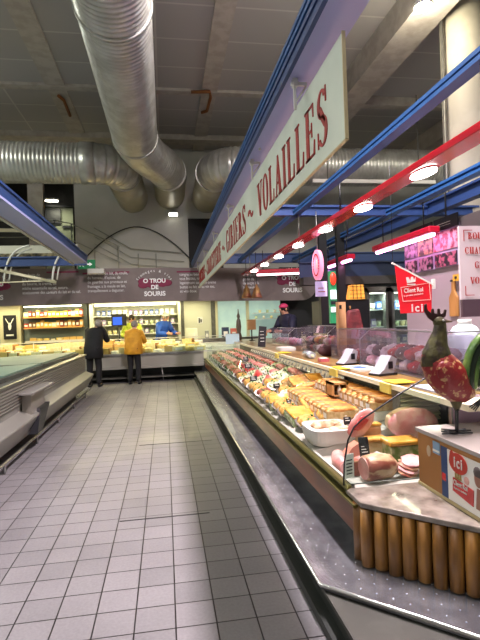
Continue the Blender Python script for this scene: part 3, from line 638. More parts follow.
t = thing('paper_sheet', (1.25, 9.6, .85), 'pale blue notice sheet hanging at the far end of the meat counter', 'notice')
MB().box(1.42, 1.75, 11.4, 11.406, .98, 1.22).build('sheet', mat('pale_blue_paper', '#bcd6dc', .6), t)
MB().tube([(1.42, 11.4, 1.225), (1.75, 11.4, 1.225)], .006, 6).build('clip_rail', mm['steel'], t)
t = thing('notice_card', (1.0, 2.78, .57), 'small white printed card standing inside the end glass', 'card')
MB().bar((1.03, 2.86, .64), (1.03, 2.80, .64), .1, .1) if 0 else None
cardrot = RZ(math.radians(20))
MB().box(1.03, 1.1, 2.742, 2.746, .575, .72, cardrot).build('sheet', mm['paper'], t)
a = MB()
for k in range(5): a.box(1.04, 1.085, 2.739, 2.742, .6+k*.02, .606+k*.02, cardrot, (1.065, 2.744, .65))
a.build('print', mm['dark'], t)

# ---- products
def deck(x): return .562+(x-1.05)*(.2/.9)
meat = {
 'crust': mat('golden_crust', '#b06f2a', .5, col2='#d39c4c', scale=14, bump=.3, bscale=20), 'crustd': mat('brown_crust', '#8c5524', .5, col2='#b87f3a', scale=14, bump=.3),
 'pinkham': mat('pink_ham', '#df8f92', .4, col2='#eab4b0', scale=11, coat=.3, ramp=(.42, .58)), 'fat': mat('ham_rind', '#e8cba8', .4, col2='#dcae80', scale=5), 'gelee': mat('orange_jelly', '#c9862c', .25, col2='#d9a44c', scale=9, coat=.4),
 'beef': mat('red_meat', '#a52626', .3, col2='#c9514a', scale=9, coat=.3, ramp=(.4, .65)), 'beefd': mat('dark_red_meat', '#7c1c1c', .3, col2='#a23330', scale=9, coat=.3), 'pork': mat('pale_pork', '#c47670', .4, col2='#d9a298', scale=7, coat=.3),
 'marbled': mat('marbled_roll', '#8f4638', .4, col2='#cda27e', scale=11, coat=.2, ramp=(.44, .56), stretch=(.5, 2, 2)), 'pate': mat('brown_pate', '#7c3c30', .45, col2='#93503e', scale=30), 'green': mat('parsley', '#4f7a2c', .6, col2='#2f5518', scale=30, bump=.5),
 'salad': mat('white_salad', '#d3d2b8', .55, col2='#98a872', scale=30, bump=.6, bscale=40), 'yellow': mat('yellow_gratin', '#c9a55a', .5, col2='#9c6d2c', scale=26, bump=.5, bscale=30), 'tray': mm['white'], 'steeltray': mm['steel'],
 'pack': mat('grey_wrap_pack', '#8d929b', .2, .2, col2='#c3c8cc', scale=18, coat=.4, ramp=(.45, .6)), 'dark_jar': mat('dark_jar', '#20281f', .25, coat=.4), 'sausage': mat('sausage_skin', '#a04a36', .35, col2='#8a3828', scale=20, coat=.2), 'beige': mat('beige_terrine', '#c4a878', .5, col2='#a58752', scale=16)}
def P_loaf(c='crust'):
    t = thing('pate_loaf', (0, 0, 0), 'x', 'pate'); MB().box(-.17, .17, -.06, .06, 0, .1).build('terrine', meat['beige'], t, .015)
    m = MB(); m.ell((0, 0, .095), (.175, .064, .03), 16, 8, .2, 5, 3, sq=.7); m.build('crust', meat[c], t)
    MB().box(-.172, -.165, -.04, .04, .02, .07).build('paper_label', mm['paper'], t); return t
def P_blk(top, body, w=.12, l=.14, h=.1):
    t = thing('terrine_block', (0, 0, 0), 'x', 'terrine'); MB().box(-l, l, -w, w, 0, h*.75).build('body', meat[body], t, .02); MB().box(-l*.97, l*.97, -w*.97, w*.97, h*.75, h).build('topping', meat[top], t, .012); return t
def P_meat(m, n=3, rx=.09, ry=.05, rz=.035, s=0):
    t = thing('meat_tray', (0, 0, 0), 'x', 'meat tray')
    MB().box(-.17, .17, -.11, .11, 0, .012).box(-.17, .17, -.115, -.105, 0, .03).box(-.17, .17, .105, .115, 0, .03).build('tray', mm['white'], t)
    for k in range(n):
        a = MB(); a.ell(((k-(n-1)/2)*.26/n, random.uniform(-.02, .02), .04), (rx*1.6/n+.02, ry*1.5, rz), 12, 8, .35, 2.2, k+s, rot=RZ(random.uniform(-.5, .5))); a.build('meat_piece', meat[m], t)
    g = MB()
    for k in range(7): g.ell((random.uniform(-.16, .16), .1, .03), (.02, .015, .02), 6, 5, .5, 4, k)
    g.build('parsley', meat['green'], t)['kind'] = 'stuff'; return t
def P_mound(m, tray='steeltray'):
    t = thing('prepared_dish', (0, 0, 0), 'x', 'dish'); MB().lathe((0, 0, 0), [(.12, 0), (.15, .04), (.16, .042)], 20, 1.1, .85).build('tray', meat[tray], t)
    a = MB(); a.ell((0, 0, .035), (.145, .115, .06), 18, 10, .35, 4, random.random()*9); a.build('food', meat[m], t)
    g = MB()
    for k in range(4): g.ell((random.uniform(-.07, .07), random.uniform(-.05, .05), .09), (.018, .014, .01), 6, 5, .5, 4, k)
    g.build('garnish', meat['green'], t)['kind'] = 'stuff'; return t
def P_pie():
    t = thing('filled_pastry', (0, 0, 0), 'x', 'pastry'); MB().lathe((0, 0, 0), [(.05, 0), (.065, .045), (.06, .055)], 14).build('pastry_case', meat['crustd'], t); a = MB(); a.ell((0, 0, .05), (.055, .055, .025), 12, 6, .4, 5, 2); a.build('filling', meat['yellow'], t); return t
def P_saus():
    t = thing('sausage_coil', (0, 0, 0), 'x', 'sausage')
    for k in range(4): MB().tube([(-.12, -.06+k*.04, .025), (-.06, -.065+k*.04, .03), (.06, -.055+k*.04, .03), (.12, -.06+k*.04, .025)], [.012, .02, .02, .012], 8).build('link', meat['sausage'], t)
    return t
kinds = {'loaf': P_loaf(), 'loafd': P_loaf('crustd'), 'jelly': P_blk('gelee', 'salad'), 'terr': P_blk('crust', 'beige'), 'beef': P_meat('beef'), 'steak': P_meat('beefd', 4), 'pork': P_meat('pork', 3), 'chop': P_meat('pork', 5, s=9),
         'salad': P_mound('salad', 'tray'), 'grat': P_mound('yellow'), 'brown': P_mound('pate', 'tray'), 'pie': P_pie(), 'saus': P_saus(), 'roast': P_meat('beef', 1, .12, .05, .06, 4)}
desc = {'loaf': 'golden crusted pate loaf', 'loafd': 'brown crusted pate loaf', 'jelly': 'jelly topped terrine block', 'terr': 'golden topped beige terrine', 'beef': 'tray of red meat pieces', 'steak': 'tray of dark red steaks', 'pork': 'tray of pale pork cuts', 'chop': 'tray of pink chops',
        'salad': 'white dish of pale salad', 'grat': 'steel dish of yellow gratin', 'brown': 'white dish of brown rillettes', 'pie': 'small golden filled pastry', 'saus': 'row of brown sausages', 'roast': 'tray with one red roast'}
cols = [('aisle side row', 1.19), ('second row', 1.39), ('third row', 1.6), ('rear row', 1.8)]
plan = []
zones = [((3.88, 5.1), (['grat', 'jelly', 'grat'], ['grat', 'pie', 'terr'], None, None)), ((5.1, 6.3), (['grat', 'grat', 'brown'], ['salad', 'grat', 'pie'], ['loaf', 'salad', 'terr'], ['salad', 'saus', 'jelly'])),
         ((6.3, 7.8), (['salad', 'grat', 'brown'], ['roast', 'salad', 'saus'], ['salad', 'salad', 'chop'], ['saus', 'chop', 'salad'])), ((7.8, 9.6), (['roast', 'beef', 'brown'], ['beef', 'roast', 'steak'], ['pork', 'chop', 'beef'], ['beef', 'pork', 'chop'])),
         ((9.6, 12.4), (['pork', 'chop', 'beef'], ['pork', 'chop', 'pork'], ['pork', 'chop', 'beef'], ['chop', 'pork', 'pork']))]
for ci, (cn, x) in enumerate(cols):
    idx = {}
    for (ya, yb), lists in zones:
        y = ya+.12
        i = 0
        while y < yb and lists[ci]:
            k = lists[ci][i % 3]; i += 1; idx[k] = idx.get(k, 0)+1
            q = place(kinds[k], (x+random.uniform(-.015, .015), y, deck(x)+.008), random.uniform(-.15, .15)+(0 if k in ('loaf', 'loafd') else PI/2), '%s in the %s, %s such from the near end' % (desc[k], cn, ORD[idx[k]-1]), desc[k]+' in the butcher counter', random.uniform(.9, 1.05)*(1.3 if k == 'pie' else 1))
            q.rotation_euler.y = -.22
            y += {'loaf': .15, 'loafd': .15, 'pie': .18, 'saus': .2, 'beef': .27, 'steak': .27, 'pork': .27, 'chop': .27}.get(k, .27)
# golden loaves near (behind the white tray), rows of loaves end-on to the aisle
for r, (x, ya, yb, nm) in enumerate(((1.45, 3.88, 5.1, 'front'), (1.74, 3.66, 5.1, 'rear'))):
    y = ya; k = 0
    if r == 0: y = 3.88
    while y < yb:
        k += 1; q = place(kinds['loaf' if (k+r) % 2 else 'loafd'], (x, y, deck(x)+.03+.03*r), random.uniform(-.06, .06), '%s golden pate loaf of the %s rank behind the large white dish' % (ORD[k-1], nm), 'golden pate loaves', .85); q.rotation_euler.y = 0; y += .122
t = thing('loaf_stand', (1.55, 4, .6), 'white stepped stand under the golden pate loaves', 'stand')
MB().prism([(1.3, deck(1.3)+.003), (1.59, deck(1.59)+.003), (1.59, deck(1.45)+.028), (1.3, deck(1.45)+.028)], (0, 4.46, 0), (1, 0, 0), (0, 0, 1), 1.28).prism([(1.6, deck(1.6)+.003), (1.89, deck(1.89)+.003), (1.89, deck(1.74)+.058), (1.6, deck(1.74)+.058)], (0, 4.35, 0), (1, 0, 0), (0, 0, 1), 1.5).build('steps', mm['white'], t)
# near individual pieces
t = thing('dish', (1.2, 3.6, .6), 'large white oblong dish of brown rillettes beside the brass rim', 'dish')
a = MB()
prof = []
for sc_, z in ((.9, .565), (1.0, .60), (1.06, .685), (1.0, .69), (.95, .66)): prof.append((sc_, z))
vs = []; nn = 28
for sc_, z in prof:
    for k in range(nn):
        an = 2*PI*k/nn; cx_, sx_ = math.cos(an), math.sin(an)
        vs.append((1.23+.175*sc_*math.copysign(abs(cx_)**.45, cx_), 3.58+.19*sc_*math.copysign(abs(sx_)**.45, sx_), z+.02))
a.add(vs, [(i*nn+k, i*nn+(k+1) % nn, (i+1)*nn+(k+1) % nn, (i+1)*nn+k) for i in range(4) for k in range(nn)]+[tuple(range(nn)), tuple(range(4*nn, 5*nn))], False); a.build('bowl', mm['white'], t)
a = MB()
for k in range(10): a.ell((1.25+random.uniform(-.1, .1), 3.58+random.uniform(-.12, .12), .69), (.055, .06, .03), 10, 7, .4, 3, k)
a.build('rillettes', mat('rillettes', '#a27a58', .5, col2='#d2b494', scale=14), t)
t = thing('serving_board', (1.7, 3.2, .52), 'white block under the large cooked ham', 'board'); MB().box(1.55, 1.95, 3.2, 3.38, .523, .625).build('board', mm['white'], t, .01)
t = thing('cooked_ham', (1.72, 3.3, .62), 'large pink cooked ham with its cut face toward the aisle', 'ham')
a = MB(); a.ell((1.79, 3.38, .74), (.175, .10, .105), 24, 14, .06, 2, 3, rot=RZ(-.1)); a.build('rind', meat['fat'], t)
a = MB(); a.ell((1.775, 3.275, .745), (.19, .035, .115), 24, 12, .04, 3, 3, rot=RZ(-.1)); a.build('cut_face', meat['pinkham'], t)
t = thing('meat_roll', (1.29, 2.82, .52), 'marbled rolled pork joint lying near the end glass', 'meat')
a = MB(); a.tube([(1.185, 2.80, .605), (1.195, 2.80, .605), (1.28, 2.815, .608), (1.36, 2.83, .60), (1.40, 2.84, .595)], [.065, .078, .083, .072, .04], 20); a.build('joint', meat['marbled'], t)
MB().tube([(1.176, 2.799, .605), (1.186, 2.80, .605)], .066, 20).build('cut_end', meat['pork'], t)
t = thing('pate_cube', (1.15, 2.9, .52), 'dark brown pate cube beside the marbled roll', 'pate')
MB().box(1.13, 1.2, 2.9, 2.98, .524, .615).build('pate', meat['pate'], t, .008); MB().box(1.13, 1.2, 2.9, 2.98, .615, .623).build('top_layer', meat['marbled'], t)
t = thing('ham_slices', (1.5, 2.85, .52), 'fanned pile of pink ham slices right of the marbled roll', 'ham')
for k in range(4):
    a = MB(); a.ell((1.465+.022*k, 2.82+.012*k, .56+.017*k), (.075, .06, .006), 16, 6, .25, 3, k, rot=RX(.45) @ RY(.25-.1*k)); a.build('slice', meat['pinkham'] if k % 2 else meat['marbled'], t)
t = thing('salami', (1.09, 3.05, .52), 'pink sausage end lying by the brass rim behind the card', 'sausage')
MB().tube([(1.12, 2.95, .572), (1.12, 3.08, .574), (1.16, 3.2, .574), (1.17, 3.24, .574)], [.042, .046, .046, .03], 16).build('sausage', meat['pork'], t); MB().tube([(1.12, 2.942, .572), (1.12, 2.951, .572)], .038, 16).build('cut_end', meat['pinkham'], t)
t = thing('salami', (1.25, 3.05, .52), 'second pink sausage lying behind the marbled roll', 'sausage')
MB().tube([(1.23, 3.06, .564), (1.3, 3.08, .566), (1.37, 3.1, .566), (1.4, 3.11, .566)], [.034, .04, .04, .025], 14).build('sausage', meat['pork'], t); MB().tube([(1.223, 3.058, .564), (1.231, 3.06, .564)], .031, 14).build('cut_end', meat['marbled'], t)
t = thing('pate_slab', (1.56, 3.08, .52), 'tall parsley pate slab topped with orange jelly under the ham', 'pate')
MB().box(1.46, 1.68, 3.0, 3.14, .523, .665).build('pate', mat('parsley_pate', '#b5ab80', .4, col2='#73843c', scale=22), t, .01); MB().box(1.45, 1.69, 2.99, 3.15, .665, .7).build('jelly_top', meat['gelee'], t, .012)
t = thing('parchment', (1.4, 2.98, .52), 'crumpled grey white paper between card and parsley pate', 'paper'); a = MB(); a.ell((1.37, 2.97, .57), (.07, .05, .07), 12, 8, .5, 4, 3); a.build('crumpled_sheet', mat('grey_paper', '#b7b3b6', .6), t)
t = thing('dark_sausage', (1.45, 2.95, .52), 'dark purple blood sausage beside the parsley pate', 'sausage'); MB().tube([(1.42, 2.9, .552), (1.46, 2.915, .555), (1.53, 2.93, .555)], [.02, .03, .028], 12).build('sausage', mat('blood_sausage', '#33222e', .3, coat=.3), t); MB().tube([(1.413, 2.9, .552), (1.42, 2.9, .552)], .014, 10).build('knot', mm['paper'], t)
t = thing('meat_piece', (1.38, 3.3, .7), 'raw red meat slice leaning on the orange pate block', 'meat'); a = MB(); a.ell((1.375, 3.28, .775), (.125, .02, .07), 16, 8, .2, 3, 1, rot=RY(-.75)); a.build('slice', meat['pork'], t); a = MB(); a.ell((1.365, 3.262, .775), (.07, .012, .035), 12, 7, .3, 3, 5, rot=RY(-.75)); a.build('lean_core', meat['beef'], t)
t = thing('pate_block', (1.45, 3.36, .52), 'orange pate block behind the raw red meat slice', 'pate'); MB().box(1.36, 1.54, 3.3, 3.38, .523, .74).build('pate', mat('orange_pate', '#c08058', .4, col2='#cfa074', scale=10), t, .015); MB().box(1.36, 1.54, 3.3, 3.38, .74, .755).build('glaze', meat['gelee'], t)
t = thing('pate_block', (1.4, 3.2, .52), 'yellow crusted pate block in front of the orange one', 'pate'); MB().box(1.38, 1.52, 3.17, 3.26, .523, .66).build('pate', meat['beige'], t, .012); MB().box(1.375, 1.525, 3.165, 3.265, .66, .685).build('crust', meat['crust'], t, .01)
t = thing('pate_wedge', (1.24, 3.2, .52), 'salmon pink pate wedge left of the price card', 'pate'); MB().prism([(1.17, 0), (1.32, 0), (1.3, .13), (1.25, .1)], (0, 3.2, .535), (1, 0, 0), (0, 0, 1), .09).build('pate', mat('salmon_pate', '#c98570', .4), t); MB().box(1.17, 1.32, 3.15, 3.25, .523, .535).build('board', mm['white'], t)
t = thing('carton', (1.6, 4.35, .85), 'open brown carton holding a white bottle on the golden loaves', 'box')
MB().box(1.52, 1.54, 4.28, 4.46, .80, .93).box(1.66, 1.68, 4.28, 4.46, .80, .93).box(1.52, 1.68, 4.44, 4.46, .80, .93).box(1.52, 1.68, 4.28, 4.46, .91, .93).box(1.52, 1.68, 4.28, 4.46, .80, .81).build('shell', mat('carton', '#b98a55', .6), t)
t = thing('bottle', (1.6, 4.34, .81), 'small white bottle standing in the open brown carton', 'bottle'); MB().lathe((1.6, 4.31, .811), [(.018, 0), (.022, .05), (.01, .08)], 14).build('body', mm['white'], t); MB().lathe((1.6, 4.31, .891), [(.009, 0), (.006, .015)], 10).build('cap', mm['white'], t)
# wrapped packs leaning on the riser
def P_pack():
    t = thing('wrapped_pack', (0, 0, 0), 'x', 'pack'); MB().box(-.05, .05, -.085, .085, 0, .035).build('tray', meat['pack'], t, .014); MB().box(-.02, .03, -.05, .04, .035, .037).build('label', mm['paper'], t); return t
pp = P_pack()
for k in range(30):
    y = 5.1+k*.19; q = place(pp, (1.93, y, .84), 0, 'silvery wrapped meat pack leaning on the riser, %s from the near end' % ORD[k], 'wrapped packs leaning on the riser'); q.rotation_euler = (0, -1.1, 0)
def P_jar():
    t = thing('jar', (0, 0, 0), 'x', 'jar'); MB().lathe((0, 0, 0), [(.028, 0), (.03, .01), (.03, .075), (.024, .085)], 14).build('glass_body', meat['dark_jar'], t); MB().lathe((0, 0, .085), [(.027, 0), (.027, .018)], 14).build('lid', mm['steel'], t); MB().lathe((0, 0, .025), [(.0305, 0), (.0305, .035)], 14).build('label', mm['paper'], t); return t
pj = P_jar()
for k in range(14): place(pj, (1.92, 3.66+k*.1, deck(1.92)+.002), 0, 'dark labelled jar before the counter riser, %s from the near end' % ORD[k], 'dark jars along the riser', .95)
for k in range(12): place(pj, (1.60+.0*k, 5.15+k*.0, .9), 0, '', '') if False else None
# price cards
def card(x, y, z, lab, h=.1, w=.065, rz=0, m='dark'):
    t = thing('price_card', (x, y, z), lab, 'price card', 'price cards in the butcher counter')
    MB().box(x-w/2, x+w/2, y-.004, y+.004, z+.015, z+.015+h, RZ(rz) @ RX(-.25), (x, y, z)).build('plate', mm[m], t, .003)
    a = MB()
    for k in range(3): a.box(x-w*.3, x+w*.3-.01*k, y-.007, y-.004, z+.045+k*.018, z+.05+k*.018, RZ(rz) @ RX(-.25), (x, y, z))
    a.build('writing', mm['paper'], t); MB().box(x-.012, x+.012, y-.01, y+.02, z, z+.02).build('clip', mm['steel'], t)
card(1.275, 2.99, .6, 'black price card standing behind the marbled roll', .13, .07)
card(1.36, 3.5, .70, 'black price card stuck in the large white dish', .06, .06)
card(1.55, 3.6, .74, 'black price card on the front golden loaves', .055, .05)
card(1.2, 4.65, .66, 'black price card on the yellow gratin dishes', .06, .05, .2)
card(1.3, 5.6, .7, 'slanted black price card before the pale salads', .06, .09, .3)
card(1.2, 6.6, .66, 'black price card between gratin and salad dishes', .08, .1)
card(1.35, 7.9, .72, 'black price card before the red roasts', .07, .12)
card(1.5, 9.0, .75, 'black price card at the red meat trays', .08, .1)
card(1.2, 10.4, .66, 'black price card among the pork trays', .08, .1)
# slatted vent in the near end of the riser
t = thing('vent_grille', (1.8, 3.0, .8), 'slatted air grille at the near end of the service ledge', 'grille')
MB().box(1.74, 1.765, 3.44, 3.5, .71, .97).box(1.74, 2.1, 3.5, 3.52, .71, .97).box(1.74, 2.1, 3.42, 3.5, .955, .975).build('frame', mm['steel_d'], t)
sl = MB()
for k in range(6): sl.box(1.77, 2.1, 3.44, 3.5, .735+k*.037, .747+k*.037, RX(.5))
sl.build('slats', mat('slat_paint', '#b9ba9c', .4), t)

# ---- things on the service ledge
def glass_case(y0, y1, x0=1.86, x1=2.28, z1=1.40, lab='', cont='pork'):
    t = thing('glass_case', (x0, y0, 1.03), lab, 'glass case', 'glass cases on the service ledge')
    g = MB(); g.box(x0, x0+.006, y0, y1, 1.04, z1-.1); g.box(x0, x1, y0, y0+.006, 1.04, z1); g.box(x0, x1, y1-.006, y1, 1.04, z1)
    g.add([(x0, y0, z1-.1), (x0, y1, z1-.1), (x0+.12, y1, z1), (x0+.12, y0, z1)], [(0, 1, 2, 3)]); g.box(x0+.12, x1, y0, y1, z1-.004, z1); g.build('panes', mm['plexi'], t)
    MB().box(x0-.01, x1, y0, y1, 1.03, 1.04).build('base', mm['steel'], t)
    MB().tube([(x0+.12, y0, z1), (x0+.12, y1, z1)], .006, 6).tube([(x0, y0, 1.04), (x0, y0, z1-.1), (x0+.12, y0, z1), (x1, y0, z1)], .005, 6).build('edge_strip', mm['steel'], t)
glass_case(3.35, 4.75, 2.0, 2.42, lab='large glass case of wrapped red and white meats on the ledge')
glass_case(4.85, 5.75, 2.05, 2.47, lab='glass case with red meat bag beside the wooden plank')
glass_case(6.3, 7.6, 2.2, 2.62, lab='curved glass case of cured meats left of the red cloth', z1=1.42)
glass_case(8.6, 10.0, 2.25, 2.67, lab='pink lit glass case before the person in dark blue', z1=1.36)
def cured(c, name='cured_meat'):
    t = thing(name, (0, 0, 0), 'x', 'cured meat'); a = MB(); a.ell((0, 0, .06), (.085, .07, .06), 14, 9, .3, 2, random.random()*9); a.build('joint', c, t); MB().tube([(-.03, -.07, .06), (0, 0, .125), (.03, .07, .06)], .004, 5, cap=False).build('string', mm['paper'], t); return t
cm = [('white floured', cured(mat('floured', '#cdbcc4', .6, col2='#a88a94', scale=12))), ('red', cured(mat('cured_red', '#b3262f', .3, col2='#7c1820', scale=9, coat=.3))), ('dark', cured(mat('cured_dark', '#4a2a2e', .45, col2='#6a4045', scale=12))), ('pink', cured(mat('cured_pink', '#c98494', .4, col2='#e3b6bc', scale=9)))]
def fill(y0, y1, nm, seq, x0=2.1, lv=2):
    n = 0; cnt = {}
    for lvl in range(lv):
        for r, x in enumerate((x0, x0+.17)):
            y = y0+.1+.05*r+.04*lvl
            while y < y1-.08:
                nn, pr = cm[seq[n % len(seq)]]; n += 1; cnt[nn] = cnt.get(nn, 0)+1
                place(pr, (x, y, 1.041+lvl*.105), random.uniform(-.8, .8), '%s cured meat piece in %s, %s of its colour' % (nn, nm, ORD[min(cnt[nn]-1, 27)]), 'cured meats in %s' % nm, random.uniform(.85, 1.05)); y += .165
fill(3.35, 4.75, 'the large ledge case', [1, 2, 1, 0, 2, 0, 0, 3, 0])
fill(4.85, 5.6, 'the case by the plank', [1, 1, 0, 3], 2.15, lv=1)
fill(6.3, 7.6, 'the curved ledge case', [2, 0, 3, 0, 2, 1], 2.3, lv=2)
fill(8.6, 10.0, 'the pink lit case', [3, 3, 0], 2.35, lv=1)
t = thing('film_roll', (1.85, 6.1, 1.03), 'clear grey roll of wrapping film lying on the wooden ledge', 'roll'); MB().tube([(1.8, 5.75, 1.075), (1.83, 6.15, 1.075)], .043, 14).build('film', meat['pack'], t); MB().tube([(1.798, 5.72, 1.075), (1.832, 6.18, 1.075)], .018, 10).build('core', mm['cream'], t)
t = thing('tray_stack', (1.9, 7.6, 1.03), 'low stack of white trays on the wooden ledge', 'trays')
for k in range(4): MB().box(1.8, 2.05, 7.4, 7.75, 1.031+k*.014, 1.043+k*.014).build('tray', mm['white'], t, .004)
t = thing('wrapping_paper', (1.83, 4.3, 1.03), 'pile of white wrapping sheets on the ledge between the card readers', 'paper'); MB().box(1.74, 1.98, 4.2, 4.6, 1.031, 1.05, RZ(.06)).build('sheets', mm['paper'], t); MB().box(1.78, 1.9, 4.3, 4.5, 1.05, 1.053).build('blue_print', mat('blue_print', '#3c5f9a', .5), t)
t = thing('price_ticket', (1.8, 5.35, 1.03), 'pink price ticket block on the ledge past the second card reader', 'ticket'); MB().box(1.76, 1.86, 5.3, 5.42, 1.031, 1.07).build('block', mat('pink_ticket', '#b4585e', .5), t); MB().box(1.77, 1.85, 5.31, 5.41, 1.07, 1.073).build('top_sheet', mm['paper'], t)
# near glass case right (behind rooster)
t = thing('glass_case', (1.95, 2.75, 1.03), 'glass case of wrapped white and red meats behind the rooster', 'glass case', 'glass cases on the service ledge')
MB().box(2.0, 2.006, 2.72, 3.3, 1.04, 1.3).box(2.0, 2.9, 2.72, 2.726, 1.04, 1.4).box(1.98, 2.9, 2.72, 3.3, 1.396, 1.4).build('panes', mm['plexi'], t); MB().box(2.0, 2.9, 2.7, 3.32, 1.03, 1.04).build('base', mm['steel'], t); MB().tube([(2.0, 2.72, 1.4), (2.9, 2.72, 1.4)], .008, 6).build('edge_strip', mm['steel'], t)
for k in range(10):
    nn, pr = cm[(0, 1, 0, 3, 1)[k % 5]]; place(pr, (2.1+.17*(k % 5), 2.85+.22*(k//5), 1.041+.0), random.uniform(-.5, .5), '%s cured meat piece behind the rooster, %s in the %s row' % (nn, ORD[k % 5], ('front', 'back')[k//5]), 'cured meats behind the rooster', 1.1)
def P_reader(loc, rz, lab):  # card reader: base, slanted body and keypad
    t = thing('card_reader', (0, 0, 0), lab, 'stand'); MB().box(-.1, .1, -.07, .07, 0, .02).build('base', mm['dark'], t); MB().prism([(-.1, .02), (.06, .02), (.1, .14), (.04, .17), (-.04, .06)], (0, 0, 0), (1, 0, 0), (0, 0, 1), .13).build('body', mat('grey_plastic', '#9d9ca4', .35), t); MB().box(.0, .05, -.07, -.066, .06, .12).build('keypad', mm['dark'], t)
    t.location = loc; t.rotation_euler.z = rz; return t
P_reader((1.85, 3.9, 1.03), .3, 'nearer grey card reader on the ledge before the large meat case')
P_reader((1.92, 4.9, 1.03), .3, 'grey card reader farther along the ledge, before the wooden wine box')
for x, y, w, lab in ((1.74, 3.38, .1, 'yellow paper tag taped to the ledge lip beside the card reader'), (1.74, 4.5, .13, 'large yellow paper tag drooping over the ledge lip'), (1.74, 6.9, .12, 'pale yellow tag on the ledge lip farther off')):
    t = thing('tag', (x, y, 1.03), lab, 'tag'); MB().box(x-.1, x+.07, y-w, y+w, 1.042, 1.048).build('sheet', mat('yellow_paper', '#d9b92c', .5), t); MB().box(1.6, 1.615, y-w, y+w*.6, .97, 1.04).build('flap', mat('yellow_paper', '#d9c25a', .5), t)
t = thing('paper_sheet', (1.75, 3.4, 1.03), 'lilac white wrapping paper sheet lying on the ledge', 'paper'); MB().box(1.72, 1.9, 2.85, 3.2, 1.031, 1.04).build('sheet', mat('lilac_paper', '#b9b2cc', .5), t); MB().box(1.76, 1.86, 2.9, 3.1, 1.04, 1.043).build('print', mm['paper'], t)
t = thing('wooden_plank_box', (2.29, 6.0, 1.03), 'tall upright wooden wine box with small dark emblem on top', 'box'); MB().box(2.24, 2.35, 5.98, 6.06, 1.03, 1.74).build('board', mat('pale_wood', '#c79a6c', .5, col2='#b5855a', scale=6, stretch=(1, 1, .1)), t, .004); MB().box(2.26, 2.29, 5.975, 5.98, 1.65, 1.7).build('emblem', mm['dark'], t)
t = thing('cloth', (2.3, 6.15, 1.03), 'dark red draped cloth behind the wooden wine box', 'cloth')
a = MB(); a.prism([(0, 0), (.5, 0), (.42, .3), (.36, .62), (.2, .6), (.1, .3)], (2.25, 6.18, 1.03), (1, 0, 0), (0, 0, 1), .1); a.build('drape', mat('maroon_cloth', '#4a1418', .7, col2='#6b2226', scale=8, bump=.5), t, .03); a = MB(); a.ell((2.12, 6.1, 1.1), (.13, .08, .08), 14, 8, .4, 3, 2); a.build('fold', mat('maroon_cloth_fold', '#3c1014', .7), t)
t = thing('chalkboard', (1.74, 8.6, 1.03), 'small black chalkboard leaning on the far ledge', 'sign'); MB().box(1.68, 1.82, 8.6, 8.62, 1.04, 1.42, RX(-.12) @ RY(.12)).build('board', mm['dark'], t); a = MB()
for k in range(4): a.box(1.71, 1.78, 8.585, 8.59, 1.14+k*.06, 1.15+k*.06)
a.build('chalk_marks', mm['paper'], t); 
t = thing('pepper_mill', (1.95, 12.4, 1.05), 'tall dark turned mill standing on the far ledge', 'mill'); MB().lathe((1.9, 12.4, 1.03), [(.07, 0), (.075, .1), (.05, .2), (.07, .35), (.055, .5), (.03, .56), (.045, .62), (.02, .7), (.012, .78)], 16).build('body', mat('dark_wood', '#54473a', .4), t); MB().lathe((1.9, 12.4, 1.81), [(.02, 0), (.012, .03)], 10).build('knob', mm['steel'], t)
t = thing('lamp_stand', (2.05, 11.9, 1.05), 'small orange tinted box on a thin stand on the far ledge', 'stand'); MB().tube([(2.1, 11.6, 1.03), (2.1, 11.6, 1.3)], .015, 8).build('stem', mm['dark'], t); MB().box(2.0, 2.2, 11.55, 11.65, 1.3, 1.55).build('box', mat('amber_box', '#c79a68', .5), t)
MB().lathe((2.1, 11.6, 1.03), [(.09, 0), (.02, .03)], 14).build('foot', mm['dark'], t)

# ------------------------------------------------------------------ wooden box with posters + rooster
box = thing('wooden_crate', (1.8, 2.3, .55), 'large light wooden box with ici posters standing on the granite slab', 'box')
MB().box(1.445, 2.3, 1.75, 2.62, .552, .86).build('body', mat('plywood', '#b07a42', .55, col2='#9c6934', scale=3, stretch=(1, 1, .3)), box, .006)
MB().box(1.435, 2.31, 1.74, 2.63, .86, .885).build('lid', mat('lid_grey', '#a49a94', .25, coat=.4), box, .004)
MB().box(1.44, 1.448, 1.75, 2.62, .552, .57).build('bottom_strip', mat('pale_edge', '#b9a97a', .5), box)
q = thing('poster', (1.44, 2.0, .6), 'white promotional poster with red ici oval and red panel', 'poster')
X = 1.438
MB().box(X-.001, X+.004, 1.80, 2.36, .575, .835).build('sheet', mm['paper'], q)
MB().box(X-.003, X+.001, 2.31, 2.365, .575, .84).build('blue_margin', mat('poster_blue', '#1f3f6e', .5), q)
MB().box(X-.004, X+.001, 2.325, 2.36, .66, .70).build('red_square', mm['red'], q)
Uy, Uz = (0, -1, 0), (0, 0, 1)
a = MB(); a.prism([(.075*math.cos(2*PI*k/24), .052*math.sin(2*PI*k/24)+(.02 if 2.2 < 2*PI*k/24 < 2.7 else 0)) for k in range(24)], (X-.003, 2.215, .785), Uy, Uz, .004); a.build('red_oval', mat('oval_red', '#b83220', .4), q)
text('ici', (X-.007, 2.245, .765), Uy, Uz, .075, mm['white'], q, bold=.002, th=.001, sx=.8)
a = MB(); a.prism([(-.08, 0), (.085, -.025), (.09, .055), (-.075, .07)], (X-.003, 2.185, .635), Uy, Uz, .004); a.build('red_panel', mm['red'], q)
text('Client Roi', (X-.007, 2.255, .672), Uy, Uz, .036, mm['white'], q, th=.001, sx=.8)
text('la promo exclusive', (X-.007, 2.25, .652), Uy, Uz, .014, mm['white'], q, th=.001)
a = MB()
for dx in (0, .028, .056): a.bar((X-.004, 2.235-dx*.7, .71), (X-.004, 2.235-dx*.7, .735), .007)
